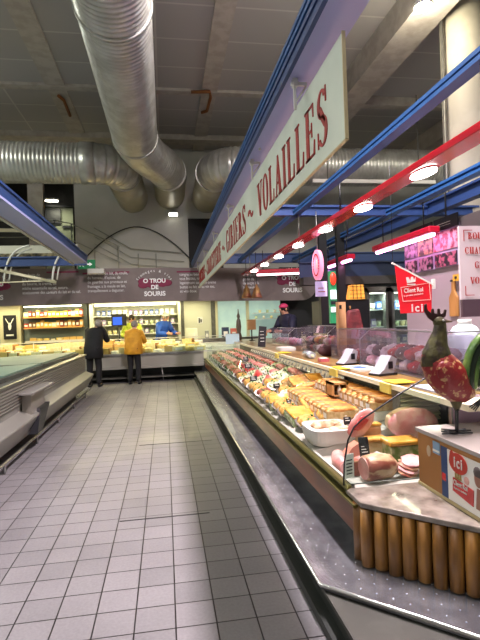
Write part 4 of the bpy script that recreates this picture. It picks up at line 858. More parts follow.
a.bar((X-.004, 2.24, .71), (X-.004, 2.19, .71), .007); a.build('crown', mat('crown_gold', '#a08c4c', .5), q)
a = MB(); a.ell((X-.002, 2.15, .72), (.004, .022, .02), 10, 7); a.build('pink_figure', mat('pink_fig', '#d2a095', .6), q)
a = MB(); a.ell((X-.002, 2.06, .755), (.005, .03, .04), 14, 8); a.prism([(-.03, .0), (.05, .0), (.045, .1), (-.02, .1)], (X-.002, 2.05, .61), Uy, Uz, .004); a.build('printed_portrait', mat('portrait', '#9c6a58', .6), q)
a = MB(); a.ell((X-.003, 2.06, .785), (.005, .034, .03), 12, 6); a.build('printed_hair', mat('printed_hair', '#4a4240', .7), q)
a = MB(); a.ell((1.443, 2.5, .775), (.004, .022, .032), 12, 8); q = tag(a.build('sticker', mat('sticker_beige', '#c9b193', .5)), 'small oval sticker on the left of the wooden box', 'sticker')
q = thing('sticker', (1.44, 2.42, .8), 'small blue square sticker left of the promotional poster', 'sticker'); MB().box(1.439, 1.444, 2.385, 2.45, .78, .845).build('sheet', mat('sky_paper', '#7fa3c0', .5), q); MB().box(1.438, 1.44, 2.385, 2.45, .79, .802).build('stripe', mm['paper'], q)
q = thing('display_panel', (1.7, 2.65, .9), 'upright white panel in painted lilac light behind the rooster legs', 'panel'); MB().box(1.70, 2.6, 2.66, 2.68, .6, 1.04).build('sheet', mat('lilac_lit_white', '#b39cb2', .35), q); MB().box(1.69, 1.70, 2.655, 2.685, .6, 1.045).build('edge', mm['steel'], q)  # pink light on the white panel is put into its lilac colour

# rooster, metal, looking back over its tail
ro = thing('rooster_figure', (1.62, 2.42, .885), 'painted metal rooster figure with red speckled body and green tail', 'figurine')
redsp = mat('rooster_red', '#7c1214', .45, col2='#b08a58', scale=34, ramp=(.56, .64), coat=.2, bump=.3, bscale=30)
dk = mat('rooster_dark', '#3a3128', .45, .4, col2='#55502f', scale=20, bump=.4, bscale=30)
gr = mat('rooster_green', '#2f5220', .35, .2, col2='#64843a', scale=9, coat=.3)
# built in a vertical plane running roughly along the picture, u = right
U = V(math.cos(YAW), -math.sin(YAW), 0); C0 = V(1.54, 2.42, 0)
def rp(u, z, w=0): return C0+U*u+V(math.sin(YAW), math.cos(YAW), 0)*w+V(0, 0, z)
a = MB(); a.tube([rp(-.10, 1.37), rp(-.095, 1.34), rp(-.075, 1.29), rp(-.04, 1.23), rp(.005, 1.175), rp(.045, 1.13), rp(.085, 1.11), rp(.125, 1.11)], [.03, .062, .09, .108, .108, .088, .06, .03], 20, sx=.75)
a.build('body', redsp, ro)
a = MB(); a.tube([rp(-.065, 1.27), rp(-.072, 1.335), rp(-.062, 1.39), rp(-.05, 1.44), rp(-.045, 1.49), rp(-.045, 1.525)], [.098, .08, .056, .042, .034, .018], 16, sx=.7); a.ell(rp(-.05, 1.50), (.036, .028, .032), 14, 9); a.build('neck', dk, ro)
a = MB(); a.prism([(-.03, -.02), (-.062, .005), (-.082, .04), (-.08, .08), (-.066, .085), (-.062, .05), (-.045, .032), (-.04, .055), (-.028, .056), (-.026, .03), (-.01, .028), (-.008, .055), (.005, .054), (.008, .026), (.022, .03), (.03, .05), (.042, .045), (.036, .01), (-.0, -.01)], rp(-.05, 1.52), U, V(0, 0, 1), .014); a.build('comb', mat('comb_dark', '#3b1f1a', .4, .2), ro, .004)
a = MB(); a.tube([rp(-.02, 1.505), rp(.02, 1.50)], [.012, .003], 8); a.build('beak', mat('beak', '#5c4a34', .5), ro)
a = MB(); a.ell(rp(-.025, 1.45), (.014, .012, .032), 10, 7); a.build('wattle', mat('wattle', '#571a17', .4), ro)
a = MB(); a.ell(rp(-.04, 1.51, -.03), (.006, .005, .006), 8, 6); a.build('eye', mm['white'], ro)
a = MB(); a.ell(rp(-.03, 1.22, -.06), (.085, .025, .06), 14, 8, .1, 3, 1, rot=RY(.8)); a.build('wing', redsp, ro)
for k, (r, z0) in enumerate(((.15, 1.15), (.12, 1.14), (.09, 1.12), (.06, 1.1), (.03, 1.08))):
    pts = [rp(.06, 1.10+.01*k, .01*k)]+[rp(.22+r*math.cos(an), 1.17+r*math.sin(an)*1.75, .012*(k-2)) for an in [math.radians(d) for d in range(190, -31, -15)]]
    a = MB(); a.tube(pts, [.012]+[.024]*(len(pts)-3)+[.016, .004], 8, sx=.6); a.build('tail_feather', gr if k % 2 == 0 else mat('tail_dark', '#1d2b18', .4, .2), ro)
a = MB(); a.tube([rp(.02, 1.12), rp(.03, 1.06), rp(.03, 1.01)], [.05, .035, .014], 12, sx=.8); a.build('thigh', dk, ro)
for s_ in (-1, 1):
    a = MB(); fx = rp(.015 if s_ < 0 else .035, .893, s_*.03)
    a.tube([rp(.03, 1.02, s_*.008), fx], .0065, 8)
    for du, dw in ((-.09, -.02), (-.07, .035), (.075, -.02), (.06, .02)): a.tube([fx, fx+U*du+V(math.sin(YAW), math.cos(YAW), 0)*dw*.9+V(0, 0, .003), ], [.006, .004], 6)
    a.build('leg', mm['dark'], ro)
# low black leaf on the lid right
a = MB(); 
for k in range(4): a.tube([rp(.2, 1.08, .02), rp(.09+.01*k, 1.03-.008*k, -.02)], [.006, .003], 6)
a.build('wire_plume', mm['dark'], ro)

# ------------------------------------------------------------------ service side: posts, signs, fridges, wall panel
for x, y, lab in ((2.83, 8.25, 'black square post carrying the near cross beam'), (3.3, 8.6, 'black square post behind the small pink tube lamp')):
    t = thing('steel_post', (x, y, 0), lab, 'post'); MB().box(x-.07, x+.07, y-.06, y+.06, .012, 3.03+(.35 if y > 8.2 else 0)).build('shaft', mm['post'], t); MB().box(x-.11, x+.11, y-.11, y+.11, 0, .012).build('base_plate', mm['post'], t)
t = thing('round_sign', (2.16, 6.5, 2.05), 'pink lit oval sign hanging edge-on from the blue frame', 'sign')
sp = mat('pink_sign', '#e58aa8', .4, emit='#ff8fb4', estr=.45); sq_ = mat('lilac_sign', '#c4b4dc', .4, emit='#c9b8f0', estr=.35)
Us = V(math.cos(1.45), -math.sin(1.45), 0)
a = MB(); a.prism([(.14*math.cos(2*PI*k/28), .215*math.sin(2*PI*k/28)) for k in range(28)], (2.16, 6.5, 2.29), Us, (0, 0, 1), .05); a.build('disc', sp, t)
a = MB()
for k in range(24):
    if 3 < k < 21: pass
    an = 2*PI*k/24; a.prism([(.10*math.cos(an), .16*math.sin(an)), (.10*math.cos(an+.2), .16*math.sin(an+.2)), (.085*math.cos(an+.2), .14*math.sin(an+.2)), (.085*math.cos(an), .14*math.sin(an))], V(2.16, 6.5, 2.29)-Us.cross(V(0, 0, 1))*(-.03), Us, (0, 0, 1), .004)
a.build('ring', mm['red'], t); a = MB(); a.box(2.12, 2.18, 6.455, 6.465, 2.24, 2.36); a.build('centre_mark', mm['paper'], t); MB().tube([(2.16, 6.5, 2.5), (2.16, 6.5, 3.05)], .006, 6).build('hanger', mm['steel'], t)
t = thing('lilac_sign', (2.17, 6.45, 1.8), 'square lilac lit sign hanging below the pink oval', 'sign'); MB().box(2.09, 2.25, 6.4, 6.44, 1.84, 2.05).build('panel', sq_, t); MB().box(2.12, 2.22, 6.39, 6.4, 1.9, 1.91).box(2.12, 2.2, 6.39, 6.4, 1.95, 1.96).build('lines', mm['signred'], t)
t = thing('light_sign', (2.55, 7.0, 1.7), 'tall sign with red cone shape over green and white panels', 'sign')
gg = mat('green_panel', '#1f7a4c', .4, emit='#1f9a5c', estr=.12); ww = mat('lit_white', '#d9ecec', .4, emit='#d9f4f4', estr=.5); rr_ = mat('lit_red', '#d8331c', .4, emit='#ff3a1c', estr=.6)
MB().box(2.5, 2.61, 7.0, 7.06, 1.45, 2.25).build('body', gg, t); MB().box(2.51, 2.6, 6.98, 7.0, 1.82, 1.96).box(2.51, 2.6, 6.98, 7.0, 1.62, 1.7).build('white_panel', ww, t); a = MB(); a.ell((2.555, 6.98, 2.13), (.05, .03, .1), 12, 8); a.build('red_shape', rr_, t); MB().box(2.51, 2.6, 6.985, 7.0, 1.74, 1.79).build('dark_band', mm['dark'], t)
# backdrop of the stall: dark partition
struct(MB().box(3.35, 9, 13.6, 13.7, 0, 3.05).build('wall_stall_back', mat('stall_dark', '#191b1e', .6)))
struct(MB().box(2.75, 8, 9.2, 9.5, 2.2, 2.36).build('trim_14', mm['darkwall']))
amber = mat('amber_glow', '#d99a3a', .5, emit='#ffb24a', estr=.6)
t = thing('amber_lamp', (3.7, 8.9, 1.9), 'amber lit woven lampshade above the dark cabinet', 'lamp'); MB().prism([(-.16, 0), (.16, 0), (.13, .28), (-.1, .28)], (3.72, 8.95, 1.88), (1, 0, 0), (0, 0, 1), .2).build('shade', amber, t)
a = MB()
for k in range(4): a.box(3.57, 3.87, 8.83, 8.85, 1.9+k*.075, 1.908+k*.075)
for k in range(3): a.box(3.63+k*.08, 3.638+k*.08, 8.83, 8.85, 1.88, 2.16)
a.build('lattice', mat('lattice', '#7a4a1a', .6), t)
t = thing('dark_cabinet', (3.5, 9.1, 0), 'tall black cabinet with small gleaming bottles left of the fridges', 'cabinet'); MB().box(3.0, 3.98, 8.9, 9.5, 0, 1.87).build('body', mm['dark'], t)
a = MB()
for k in range(5): a.ell((3.58, 8.89, 1.2+k*.13), (.02, .01, .035), 8, 6)
a.build('bottle_glints', mat('bottle_amber', '#a9814a', .2, coat=.5), t)
def fridge(x0, x1, y, lab):
    t = thing('display_fridge', (x0, y, 0), lab, 'fridge', 'glass door fridges behind the service side')
    MB().box(x0, x0+.03, y, y+.6, 0, 2.1).box(x1-.03, x1, y, y+.6, 0, 2.1).box(x0, x1, y+.55, y+.6, 0, 2.1).box(x0, x1, y, y+.6, 2.02, 2.12).box(x0, x1, y, y+.6, 0, .15).build('cabinet', mm['steel_d'], t)
    for z in (.6, .95, 1.3, 1.65): MB().box(x0+.03, x1-.03, y+.14, y+.55, z, z+.02).build('shelf_board', mm['white'], t)
    MB().box(x0+.05, x1-.05, y+.03, y+.055, 1.98, 2.01).build('lamp', lampmat, t)  # lamp added inside to brighten the dark interior
    d = MB().box(x0+.04, x1-.04, y-.01, y, .15, 2.02).build('door', mm['glass_d'], t)
    MB().box(x0, x0+.05, y-.025, y, .12, 2.05).box(x1-.05, x1, y-.025, y, .12, 2.05).box(x0, x1, y-.025, y, 2.0, 2.05).build('door_frame', mm['steel'], d)
fridge(3.98, 4.42, 9.0, 'left glass door fridge behind the service side'); fridge(4.5, 5.25, 9.0, 'right glass door fridge behind the red flag')
for fi, (xa, n) in enumerate(((4.07, 3), (4.6, 5))):
    for z in (.97, 1.32, 1.67):
        for k in range(n):
            nn, pr = tb[(k+int(z*10)+fi) % 6]; place(pr, (xa+k*.13, 9.25, z), 0, '%s item in the %s fridge on the %s shelf, %s from the left' % (nn, ('left', 'right')[fi], {.97: 'lowest', 1.32: 'middle', 1.67: 'upper'}[z], ORD[k]), 'items in the glass door fridges', .95)
# pinkish wall panel with photo board (plane parallel to the aisle)
struct(MB().box(3.62, 3.75, 4.75, 6.75, 0, 2.72).build('wall_panel_side', mat('panel_grey', '#8f8488', .5)))
t = thing('photo_board', (3.6, 6, 2.1), 'board of six food photographs with black header on the pink lit wall', 'board')
MB().box(3.59, 3.61, 5.35, 6.7, 2.14, 2.66).build('backing', mat('board_lilac', '#8f84a0', .4), t)
MB().box(3.575, 3.59, 5.35, 5.88, 2.62, 2.78).box(3.575, 3.59, 5.92, 6.5, 2.62, 2.78).build('header', mm['dark'], t)
def photo(y0, y1, z0, z1, c1, c2, nm): MB().box(3.578, 3.59, y0, y1, z0, z1).build('photograph', mat(nm, c1, .3, col2=c2, scale=14, ramp=(.45, .55)), t)
photo(5.38, 5.9, 2.36, 2.6, '#8a2f48', '#c98aa0', 'photo_meat'); photo(5.93, 6.3, 2.36, 2.6, '#3a342c', '#a5876a', 'photo_hams'); photo(6.33, 6.68, 2.36, 2.6, '#25222c', '#7a6f86', 'photo_shop')
photo(5.4, 5.88, 2.15, 2.32, '#1c1620', '#a0506a', 'photo_plate'); photo(5.95, 6.28, 2.15, 2.32, '#1a1420', '#9a7486', 'photo_cuts'); photo(6.35, 6.66, 2.15, 2.32, '#1e161c', '#a8848f', 'photo_sausage')
MB().box(3.572, 3.576, 5.5, 5.8, 2.7, 2.705).box(3.572, 3.576, 5.5, 5.75, 2.67, 2.673).build('header_script', mm['paper'], t)
t = thing('cutting_board', (3.6, 5.45, 1.6), 'long handled wooden cutting board hanging on the pink lit wall', 'cutting board')
MB().prism([(-.09, 0), (.09, 0), (.09, .24), (.035, .32), (.03, .48), (-.03, .48), (-.035, .32), (-.09, .24)], (3.6, 5.52, 1.5), (0, -1, 0), (0, 0, 1), .03).build('board', mat('oak', '#a87840', .5, col2='#8f6530', scale=6, stretch=(1, 1, .2)), t, .01)
MB().tube([(3.62, 5.52, 1.95), (3.56, 5.52, 1.95)], .012, 8).build('hook', mm['dark'], t)
t = thing('small_box', (3.6, 5.4, 2.05), 'small yellow box fixed above the cutting board', 'box'); MB().box(3.55, 3.62, 5.33, 5.45, 1.94, 2.02).build('body', mat('yellow_plastic', '#c99a2c', .5), t); MB().box(3.545, 3.55, 5.37, 5.41, 1.965, 1.995).build('dark_button', mm['dark'], t)
# white sign board with text
t = thing('menu_sign', (3.4, 4.5, 1.45), 'white board listing BOUCHERIE CHARCUTERIE GIBIERS VOLAILLES at right edge', 'sign')
MB().box(3.02, 3.7, 4.5, 4.53, 1.68, 2.44).build('board', mat('sign_pinkwhite', '#c9b9bb', .5), t); MB().box(3.02, 3.7, 4.49, 4.52, 1.5, 1.68).build('reflection_strip', mat('reflection_dark', '#4e3c44', .2), t)  # dark reflection along the bottom is built as a coloured strip
mb = MB()
for s, z, w in (('BOUCHERIE', 2.3, .46), ('CHARCUTERIE', 2.15, .54), ('GIBIERS', 2.0, .33), ('VOLAILLES', 1.84, .44)): serif_text(mb, s, (3.34, 4.488, z), (1, 0, 0), (0, 0, 1), .07, 1, total=w, align='C' , th=.004)
for z in (2.25, 2.1, 1.94): mb.box(3.28, 3.42, 4.486, 4.49, z, z+.006)
mb.box(3.06, 3.16, 4.486, 4.49, 2.39, 2.397).box(3.06, 3.067, 4.486, 4.49, 2.28, 2.397).box(3.06, 3.16, 4.486, 4.49, 1.72, 1.727).box(3.06, 3.067, 4.486, 4.49, 1.72, 1.82)
mb.build('lettering', mm['signred'], t)
t = thing('plastic_canister', (2.45, 3.6, 1.03), 'translucent white plastic canister behind the rooster head', 'canister'); MB().lathe((2.45, 3.62, 1.05), [(.13, 0), (.14, .06), (.14, .3), (.09, .38), (.05, .4)], 22).build('body', mat('canister', '#cfe0e3', .3, coat=.3), t); MB().lathe((2.45, 3.62, 1.45), [(.055, 0), (.055, .04)], 16).build('cap', mm['white'], t)
t = thing('notice', (2.95, 3.9, 1.1), 'white printed notice card beside the plastic canister', 'notice'); MB().box(2.72, 3.2, 3.6, 3.61, 1.12, 1.4).build('sheet', mm['paper'], t); MB().box(2.78, 2.9, 3.59, 3.6, 1.2, 1.22).box(2.98, 3.1, 3.59, 3.6, 1.2, 1.215).build('print', mm['signred'], t)
t = thing('back_worktop', (3.0, 5, 0), 'white work surface along the service side wall', 'worktop'); MB().box(2.8, 3.6, 3.5, 6.8, .99, 1.05).build('top', mm['white'], t); MB().box(2.85, 3.6, 3.6, 6.7, 0, .99).build('cabinet', mm['steel_d'], t)
# red flag sign
t = thing('flag_sign', (2.5, 4.5, 1.56), 'red hanging flag sign with white crown reading Client Roi ici', 'sign')
fc = lambda x, z: (x, z)
MB().prism([(2.30, 2.05), (2.345, 1.56), (2.68, 1.56), (2.69, 1.845)], (0, 4.5, 0), (1, 0, 0), (0, 0, 1), .012).build('panel', mat('flag_red', '#d01424', .4, emit='#d01424', estr=.12), t)
MB().bar((2.27, 4.5, 2.07), (2.72, 4.5, 1.835), .016).box(2.70, 2.725, 4.48, 4.52, 1.8, 1.9).build('rod', mm['white'], t); MB().tube([(2.28, 4.5, 2.07), (2.28, 4.5, 3.1)], .003, 6).build('cord', mm['post'], t)
ty = 4.488
a = MB(); a.box(2.42, 2.51, ty-.001, ty+.003, 1.845, 1.855)
a.prism([(2.42, 1.862), (2.51, 1.875), (2.515, 1.925), (2.495, 1.89), (2.485, 1.925), (2.465, 1.925), (2.455, 1.885), (2.435, 1.925), (2.41, 1.92)], (0, ty, 0), (1, 0, 0), (0, 0, 1), .003); a.build('crown', mm['white'], t)
text('Client Roi', (2.385, ty, 1.765), (1, 0, .06), (-.06, 0, 1), .062, mm['white'], t, sx=.82, th=.001, bold=.001)
text('la promo exclusive', (2.38, ty, 1.725), (1, 0, .1), (-.1, 0, 1), .028, mm['white'], t, th=.001)
a = MB()
for p, q in (((2.35, 1.82), (2.66, 1.86)), ((2.66, 1.86), (2.67, 1.69)), ((2.67, 1.69), (2.37, 1.68)), ((2.37, 1.68), (2.35, 1.82))): a.bar((p[0], ty, p[1]), (q[0], ty, q[1]), .004)
a.build('outline', mm['white'], t)
text('ici', (2.455, ty, 1.575), (1, 0, 0), (0, 0, 1), .11, mm['white'], t, bold=.003, th=.001)

# hanging rods (white/black thin)
for x, y, lab in ((2.02, 5.2, 'thin black rod hanging beside the near red lamp rail'), (3.9, 6.1, 'thin black rod above the photo board'), (2.7, 6.7, 'thin black rod hanging from the near cross beam')):
    tag(MB().tube([(x, y, 2.75), (x, y, 3.1 if x != 3.9 else 3.6)], .012, 6).build('hanging_rod', mm['post']), lab, 'rod')
tag(MB().box(3.35, 6.3, 10.2, 10.26, 4.55, 4.63).build('light_batten', mm['white']), 'thin white batten hung under the ceiling left of the column', 'batten')
for q in (3.7, 5.9): tag(MB().tube([(q, 10.23, 4.63), (q, 10.23, ZC)], .01, 6).build('hanging_rod', mm['steel_d']), 'thin grey rod holding the white batten, %s end' % ('left' if q < 5 else 'right'), 'rod')

# ------------------------------------------------------------------ left freezer
fz = thing('chest_freezer', (-2.5, 6, 0), 'long low steel chest freezer with green glass top along the left side', 'freezer')
xf = -1.82
frz = mat('freezer_steel', '#8d8c86', .45, .4, col2='#7f7e78', scale=3, stretch=(1, .3, 1))
# main body: louvred upper, kick bumper below
MB().box(-4.4, xf, -1.0, 11.15, .3, .86).build('side_panel', frz, fz)
sl = MB()
for k in range(7): sl.box(xf-.01, xf+.02, -1.0, 11.15, .60+k*.036, .615+k*.036)
sl.build('louvres', mat('louvre', '#9b988f', .4, .5), fz)
MB().box(-4.4, xf+.03, -1.0, 11.2, .86, .9).build('rim', mm['steel'], fz, .01)
MB().prism([(xf-.02, .52), (xf+.17, .44), (xf+.17, .42), (xf+.02, .16), (xf-.1, .16), (xf-.05, .5)], (0, 5.1, 0), (1, 0, 0), (0, 0, 1), 12.3).build('bumper', mat('bumper_steel', '#a3a198', .38, .5), fz)
MB().box(-4.3, -1.98, -.9, 11.0, .02, .3).build('plinth', mm['plinth'], fz)
MB().tube([(xf+.08, -1, .11), (xf+.08, 11.2, .11)], .02, 8).build('kick_rail', mm['steel'], fz)
for k in range(9): MB().tube([(xf+.08, .2+k*1.3, 0), (xf+.08, .2+k*1.3, .11)], .016, 6).build('rail_foot', mm['steel'], fz)
gl = mat('green_glass_top', '#4a665a', .42, 0, col2='#557266', scale=1)
for k, (ya, yb) in enumerate(((-1, 5.1), (5.2, 8.0), (8.1, 11.0))):
    MB().box(-4.35, xf-.16, ya, yb, .9, .935, RY(-.03)).build('glass_lid', gl, fz)
MB().box(-4.35, xf-.1, 5.1, 5.2, .9, .96).box(-4.35, xf-.1, 8.0, 8.1, .9, .96).box(xf-.16, xf-.1, -1, 11.0, .9, .95).build('lid_frame', mm['plinth'], fz)
# second piece: gap in the bumper and bracket box
MB().prism([(6.55, .5), (7.05, .5), (6.6, .2), (6.35, .2)], (xf+.13, 0, 0), (0, 1, 0), (0, 0, 1), .1).build('bumper_joint', mm['dark'], fz)
t = thing('utility_box', (-1.75, 6.8, .5), 'grey steel box with folding shelf fixed to the freezer side', 'box')
MB().box(-1.80, -1.69, 6.3, 6.95, .46, .72).build('body', mat('tan_steel', '#8f8a80', .45, .4), t); MB().box(-1.80, -1.62, 6.15, 7.25, .72, .75).build('shelf', mat('shelf_steel', '#8f8b86', .4, .4), t, .006)

# ------------------------------------------------------------------ people
skin = mat('skin', '#c8957c', .5); 
def skinmesh(name, verts, edges, radii, m, parent, root=0, sub=2):
    me = bpy.data.meshes.new(name); me.from_pydata([tuple(v) for v in verts], edges, []); me.materials.append(m)
    o = bpy.data.objects.new(name, me); COL.objects.link(o); o.parent = parent
    sk = o.modifiers.new('skin', 'SKIN'); sk.use_smooth_shade = True
    if not me.skin_vertices: 
        bpy.context.view_layer.objects.active = o
    lay = me.skin_vertices[0].data
    for i, r in enumerate(radii): lay[i].radius = r if isinstance(r, tuple) else (r, r)
    lay[root].use_root = True
    s = o.modifiers.new('sub', 'SUBSURF'); s.levels = sub; s.render_levels = sub
    return o
def person(name, loc, rz, lab, h, J, coatm, trm, hairm, coat_len=.0, hat=None, female=False, skirt_r=(.19, .14)):
    """J: joints in local coords (facing +y), heights as fractions scaled by h"""
    t = thing(name, loc, lab, 'person'); t.rotation_euler.z = rz; S = h/1.7
    def j(k): return Vector(J[k])*S
    # body
    names = ['pelvis', 'chest', 'neck', 'head', 'headtop', 'shl', 'ell', 'wrl', 'hal', 'shr', 'elr', 'wrr', 'har', 'hipl', 'knl', 'anl', 'tol', 'hipr', 'knr', 'anr', 'tor']
    rad = dict(pelvis=(.14, .11), chest=(.15, .11), neck=.055, head=(.078, .09), headtop=(.06, .07), shl=.06, ell=.042, wrl=.03, hal=(.035, .022), shr=.06, elr=.042, wrr=.03, har=(.035, .022), hipl=.085, knl=.06, anl=.042, tol=.035, hipr=.085, knr=.06, anr=.042, tor=.035)
    vs = [j(n) for n in names]; rs = [tuple(x*S for x in (rad[n] if isinstance(rad[n], tuple) else (rad[n],)*2)) for n in names]; ix = {n: i for i, n in enumerate(names)}
    E_ = [('pelvis', 'chest'), ('chest', 'neck'), ('neck', 'head'), ('head', 'headtop'), ('chest', 'shl'), ('shl', 'ell'), ('ell', 'wrl'), ('wrl', 'hal'), ('chest', 'shr'), ('shr', 'elr'), ('elr', 'wrr'), ('wrr', 'har'), ('pelvis', 'hipl'), ('hipl', 'knl'), ('knl', 'anl'), ('anl', 'tol'), ('pelvis', 'hipr'), ('hipr', 'knr'), ('knr', 'anr'), ('anr', 'tor')]
    ed = [(ix[a], ix[b]) for a, b in E_]
    for hnd, wr in (('hal', 'wrl'), ('har', 'wrr')):
        d = (j(hnd)-j(wr)).normalized(); side = d.cross(V(0, 1, 0)); side = side.normalized() if side.length > .1 else V(1, 0, 0)
        nn = side.cross(d)
        for k, (off, L) in enumerate(((-.024, .06), (-.008, .07), (.008, .068), (.024, .055))):
            a = len(vs); vs += [j(hnd)+(side*off+d*.02)*S, j(hnd)+(side*off*1.2+d*(.02+L*.6)+nn*.008)*S, j(hnd)+(side*off*1.2+d*(.02+L)+nn*.028)*S]; rs += [(.009*S,)*2]*3; ed += [(ix[hnd], a), (a, a+1), (a+1, a+2)]
        a = len(vs); vs += [j(wr)+(side*-.03+d*.03)*S, j(wr)+(side*-.05+d*.07)*S]; rs += [(.01*S,)*2]*2; ed += [(ix[wr], a), (a, a+1)]
    skinmesh('body', vs, ed, rs, skin, t, 0, 1)
    hd = j('head'); f_ = V(0, 1, 0); tilt = (j('head')-j('neck')).normalized()
    # coat
    def loft(secs, n=20):
        vs = []; m_ = MB()
        for c, rx, ry in secs:
            for k in range(n):
                an = 2*PI*k/n; vs.append((c[0]+rx*math.cos(an)*S, c[1]+ry*math.sin(an)*S, c[2]))
        m_.add(vs, [(i*n+k, i*n+(k+1) % n, (i+1)*n+(k+1) % n, (i+1)*n+k) for i in range(len(secs)-1) for k in range(n)]+[tuple(range(n))[::-1], tuple(range((len(secs)-1)*n, len(secs)*n))], True)
        return m_
    pe, chs, ne = j('pelvis'), j('chest'), j('neck'); sh = (j('shl')+j('shr'))/2
    hw = skirt_r[0]; hd_ = skirt_r[1]; dz = V(0, 0, 1)*S
    m_ = loft([(pe-dz*coat_len, hw*.9, hd_*.9), (pe-dz*coat_len*.9, hw, hd_), (pe, hw*.97, hd_), (pe.lerp(chs, .45)+V(0, -.01, 0)*S, hw*.93, hd_*.95), (chs+V(0, -.015, 0)*S, .215, .16), (chs.lerp(sh, .7)+V(0, -.02, 0)*S, .225, .15), (sh+V(0, -.01, .035)*S, .19, .12), (sh.lerp(ne, .6)+dz*.035, .12, .09), (ne+dz*.02, .07, .07)])
    for k in 'lr':
        a, b, c = j('sh'+k), j('el'+k), j('el'+k).lerp(j('wr'+k), .93)
        m_.ell(a+V(0, 0, -.01)*S, (.085*S, .09*S, .08*S), 14, 10)
        m_.tube([a, a.lerp(b, .5), b, b.lerp(c, .12), b.lerp(c, .6), c], [x*S for x in (.082, .078, .07, .068, .06, .052)], 14)
    m_.build('jacket', coatm).parent = t
    if trm:
        tv = [j('pelvis')+V(0, 0, -.02)*S, j('hipl'), j('knl'), j('anl')+V(0, 0, -.035)*S, j('hipr'), j('knr'), j('anr')+V(0, 0, -.035)*S]
        skinmesh('trousers', tv, [(0, 1), (1, 2), (2, 3), (0, 4), (4, 5), (5, 6)], [(.15*S, .12*S)]+[(r*S, r*S) for r in (.105, .08, .065, .105, .08, .065)], trm, t, 0, 2)
        for s_ in ('l', 'r'):
            a = MB(); p = j('an'+s_); q = j('to'+s_); c = (p+q)/2
            m_ = MB(); m_.ell((c.x, c.y, .045*S), (.05*S, .14*S, .045*S), 12, 8, flat=-.044*S)
            sh = m_.build('shoe', mm['dark'])
            sh.parent = t
    m_ = MB()
    if hat: m_.ell(hd+V(0, -.005, .055)*S, (.093*S, .105*S, .075*S), 16, 10, flat=-.02*S); m_.build('cap', hat).parent = t; m_ = MB()
    m_.ell(hd+V(0, -.025, .03)*S, (.09*S, .1*S, .1*S), 18, 12, .08, 4, 2); m_.build('hair', hairm).parent = t
    # face details
    m_ = MB(); m_.ell(hd+V(0, .095, -.005)*S, (.014*S, .022*S, .028*S), 8, 6); m_.build('nose', skin).parent = t
    m_ = MB(); m_.ell(hd+V(-.034, .082, .018)*S, (.013*S, .01*S, .009*S), 8, 6).ell(hd+V(.034, .082, .018)*S, (.013*S, .01*S, .009*S), 8, 6); m_.build('eyes', mm['dark']).parent = t
    m_ = MB(); m_.ell(hd+V(0, .08, -.05)*S, (.026*S, .012*S, .008*S), 8, 6); m_.build('mouth', mat('lips', '#8c4a42', .5)).parent = t
    m_ = MB(); m_.ell(hd+V(-.085, 0, 0)*S, (.012*S, .022*S, .03*S), 8, 6).ell(hd+V(.085, 0, 0)*S, (.012*S, .022*S, .03*S), 8, 6); m_.build('ears', skin).parent = t
    return t
def joints(bend=0, arm='down', stance=.1, turn=0):
    b = bend
    J = dict(pelvis=(0, 0, .92), chest=(0, .02+b*.42, 1.3-b*.1), neck=(0, .03+b*.62, 1.46-b*.2), head=(0, .06+b*.8, 1.58-b*.28), headtop=(0, .065+b*.84, 1.66-b*.3),
             hipl=(-.09, 0, .86), knl=(-.11, .03, .48), anl=(-.12, -.02, .09), tol=(-.13, .1, .04), hipr=(.09, 0, .86), knr=(.11, .03, .48), anr=(.12, -.02, .09), tor=(.13, .1, .04))
    for s, k in ((-1, 'l'), (1, 'r')):
        sx, sy, sz = s*.17, .02+b*.5, 1.38-b*.15
        J['sh'+k] = (sx, sy, sz)
        if arm == 'down': J['el'+k] = (s*.25, sy+.02, sz-.27); J['wr'+k] = (s*.25, sy+.14, sz-.48); J['ha'+k] = (s*.25, sy+.19, sz-.55)
        else: J['el'+k] = (s*.24, sy+.1, sz-.24); J['wr'+k] = (s*.17, sy+.33, sz-.26); J['ha'+k] = (s*.15, sy+.41, sz-.26)
    return J
blackc = mat('black_coat', '#08080a', .8, col2='#0d0e11', scale=6, bump=.3); blackt = mat('dark_trousers', '#0e0d12', .8); must = mat('mustard_coat', '#dfa328', .7, col2='#c98c1c', scale=6, bump=.4, bscale=9)
grey = mat('grey_hair', '#9b948a', .7, col2='#7d766c', scale=30); dkhair = mat('dark_hair', '#2b1f18', .7)
J = joints(.28, 'fwd'); J['head'] = (.08, .2, 1.47); J['headtop'] = (.1, .23, 1.54); J['neck'] = (.05, .15, 1.39)
person('person', (-1.8, 12.35, 0), -.25, 'stooping person in black coat at the cheese counter, seen from behind', 1.8, J, blackc, blackt, grey, .24, skirt_r=(.23, .18))
J = joints(.12, 'fwd'); J['knl'] = (-.1, .02, .46)
person('person', (-.83, 12.5, 0), -.3, 'person in mustard yellow jacket with short grey hair, seen from behind', 1.66, J, must, blackt, grey, .13, skirt_r=(.25, .2))
bluec = mat('blue_tshirt', '#2456b8', .7, col2='#1f4aa0', scale=6); whitec = mat('white_cap', '#e3e3dc', .6); ygr = mat('yellow_green_top', '#b8c83a', .7)
J = joints(.2, 'fwd'); 
person('person', (-.15, 14.85, .0), PI+.75, 'person in blue shirt and white cap leaning over the cheeses', 1.9, J, bluec, blackt, grey, .05, hat=whitec)
person('person', (-1.0, 14.85, .0), PI, 'dark haired person in yellow green top serving behind the cheese counter', 1.85, joints(.1, 'fwd'), ygr, blackt, dkhair, .05)
person('person', (2.98, 11.2, .0), PI/2+.5, 'person in dark blue top and pink cap behind the butcher counter', 1.95, joints(.15, 'fwd'), mat('navy_top', '#1b1c38', .7), blackt, dkhair, .1, hat=mat('pink_cap', '#c93a68', .6))

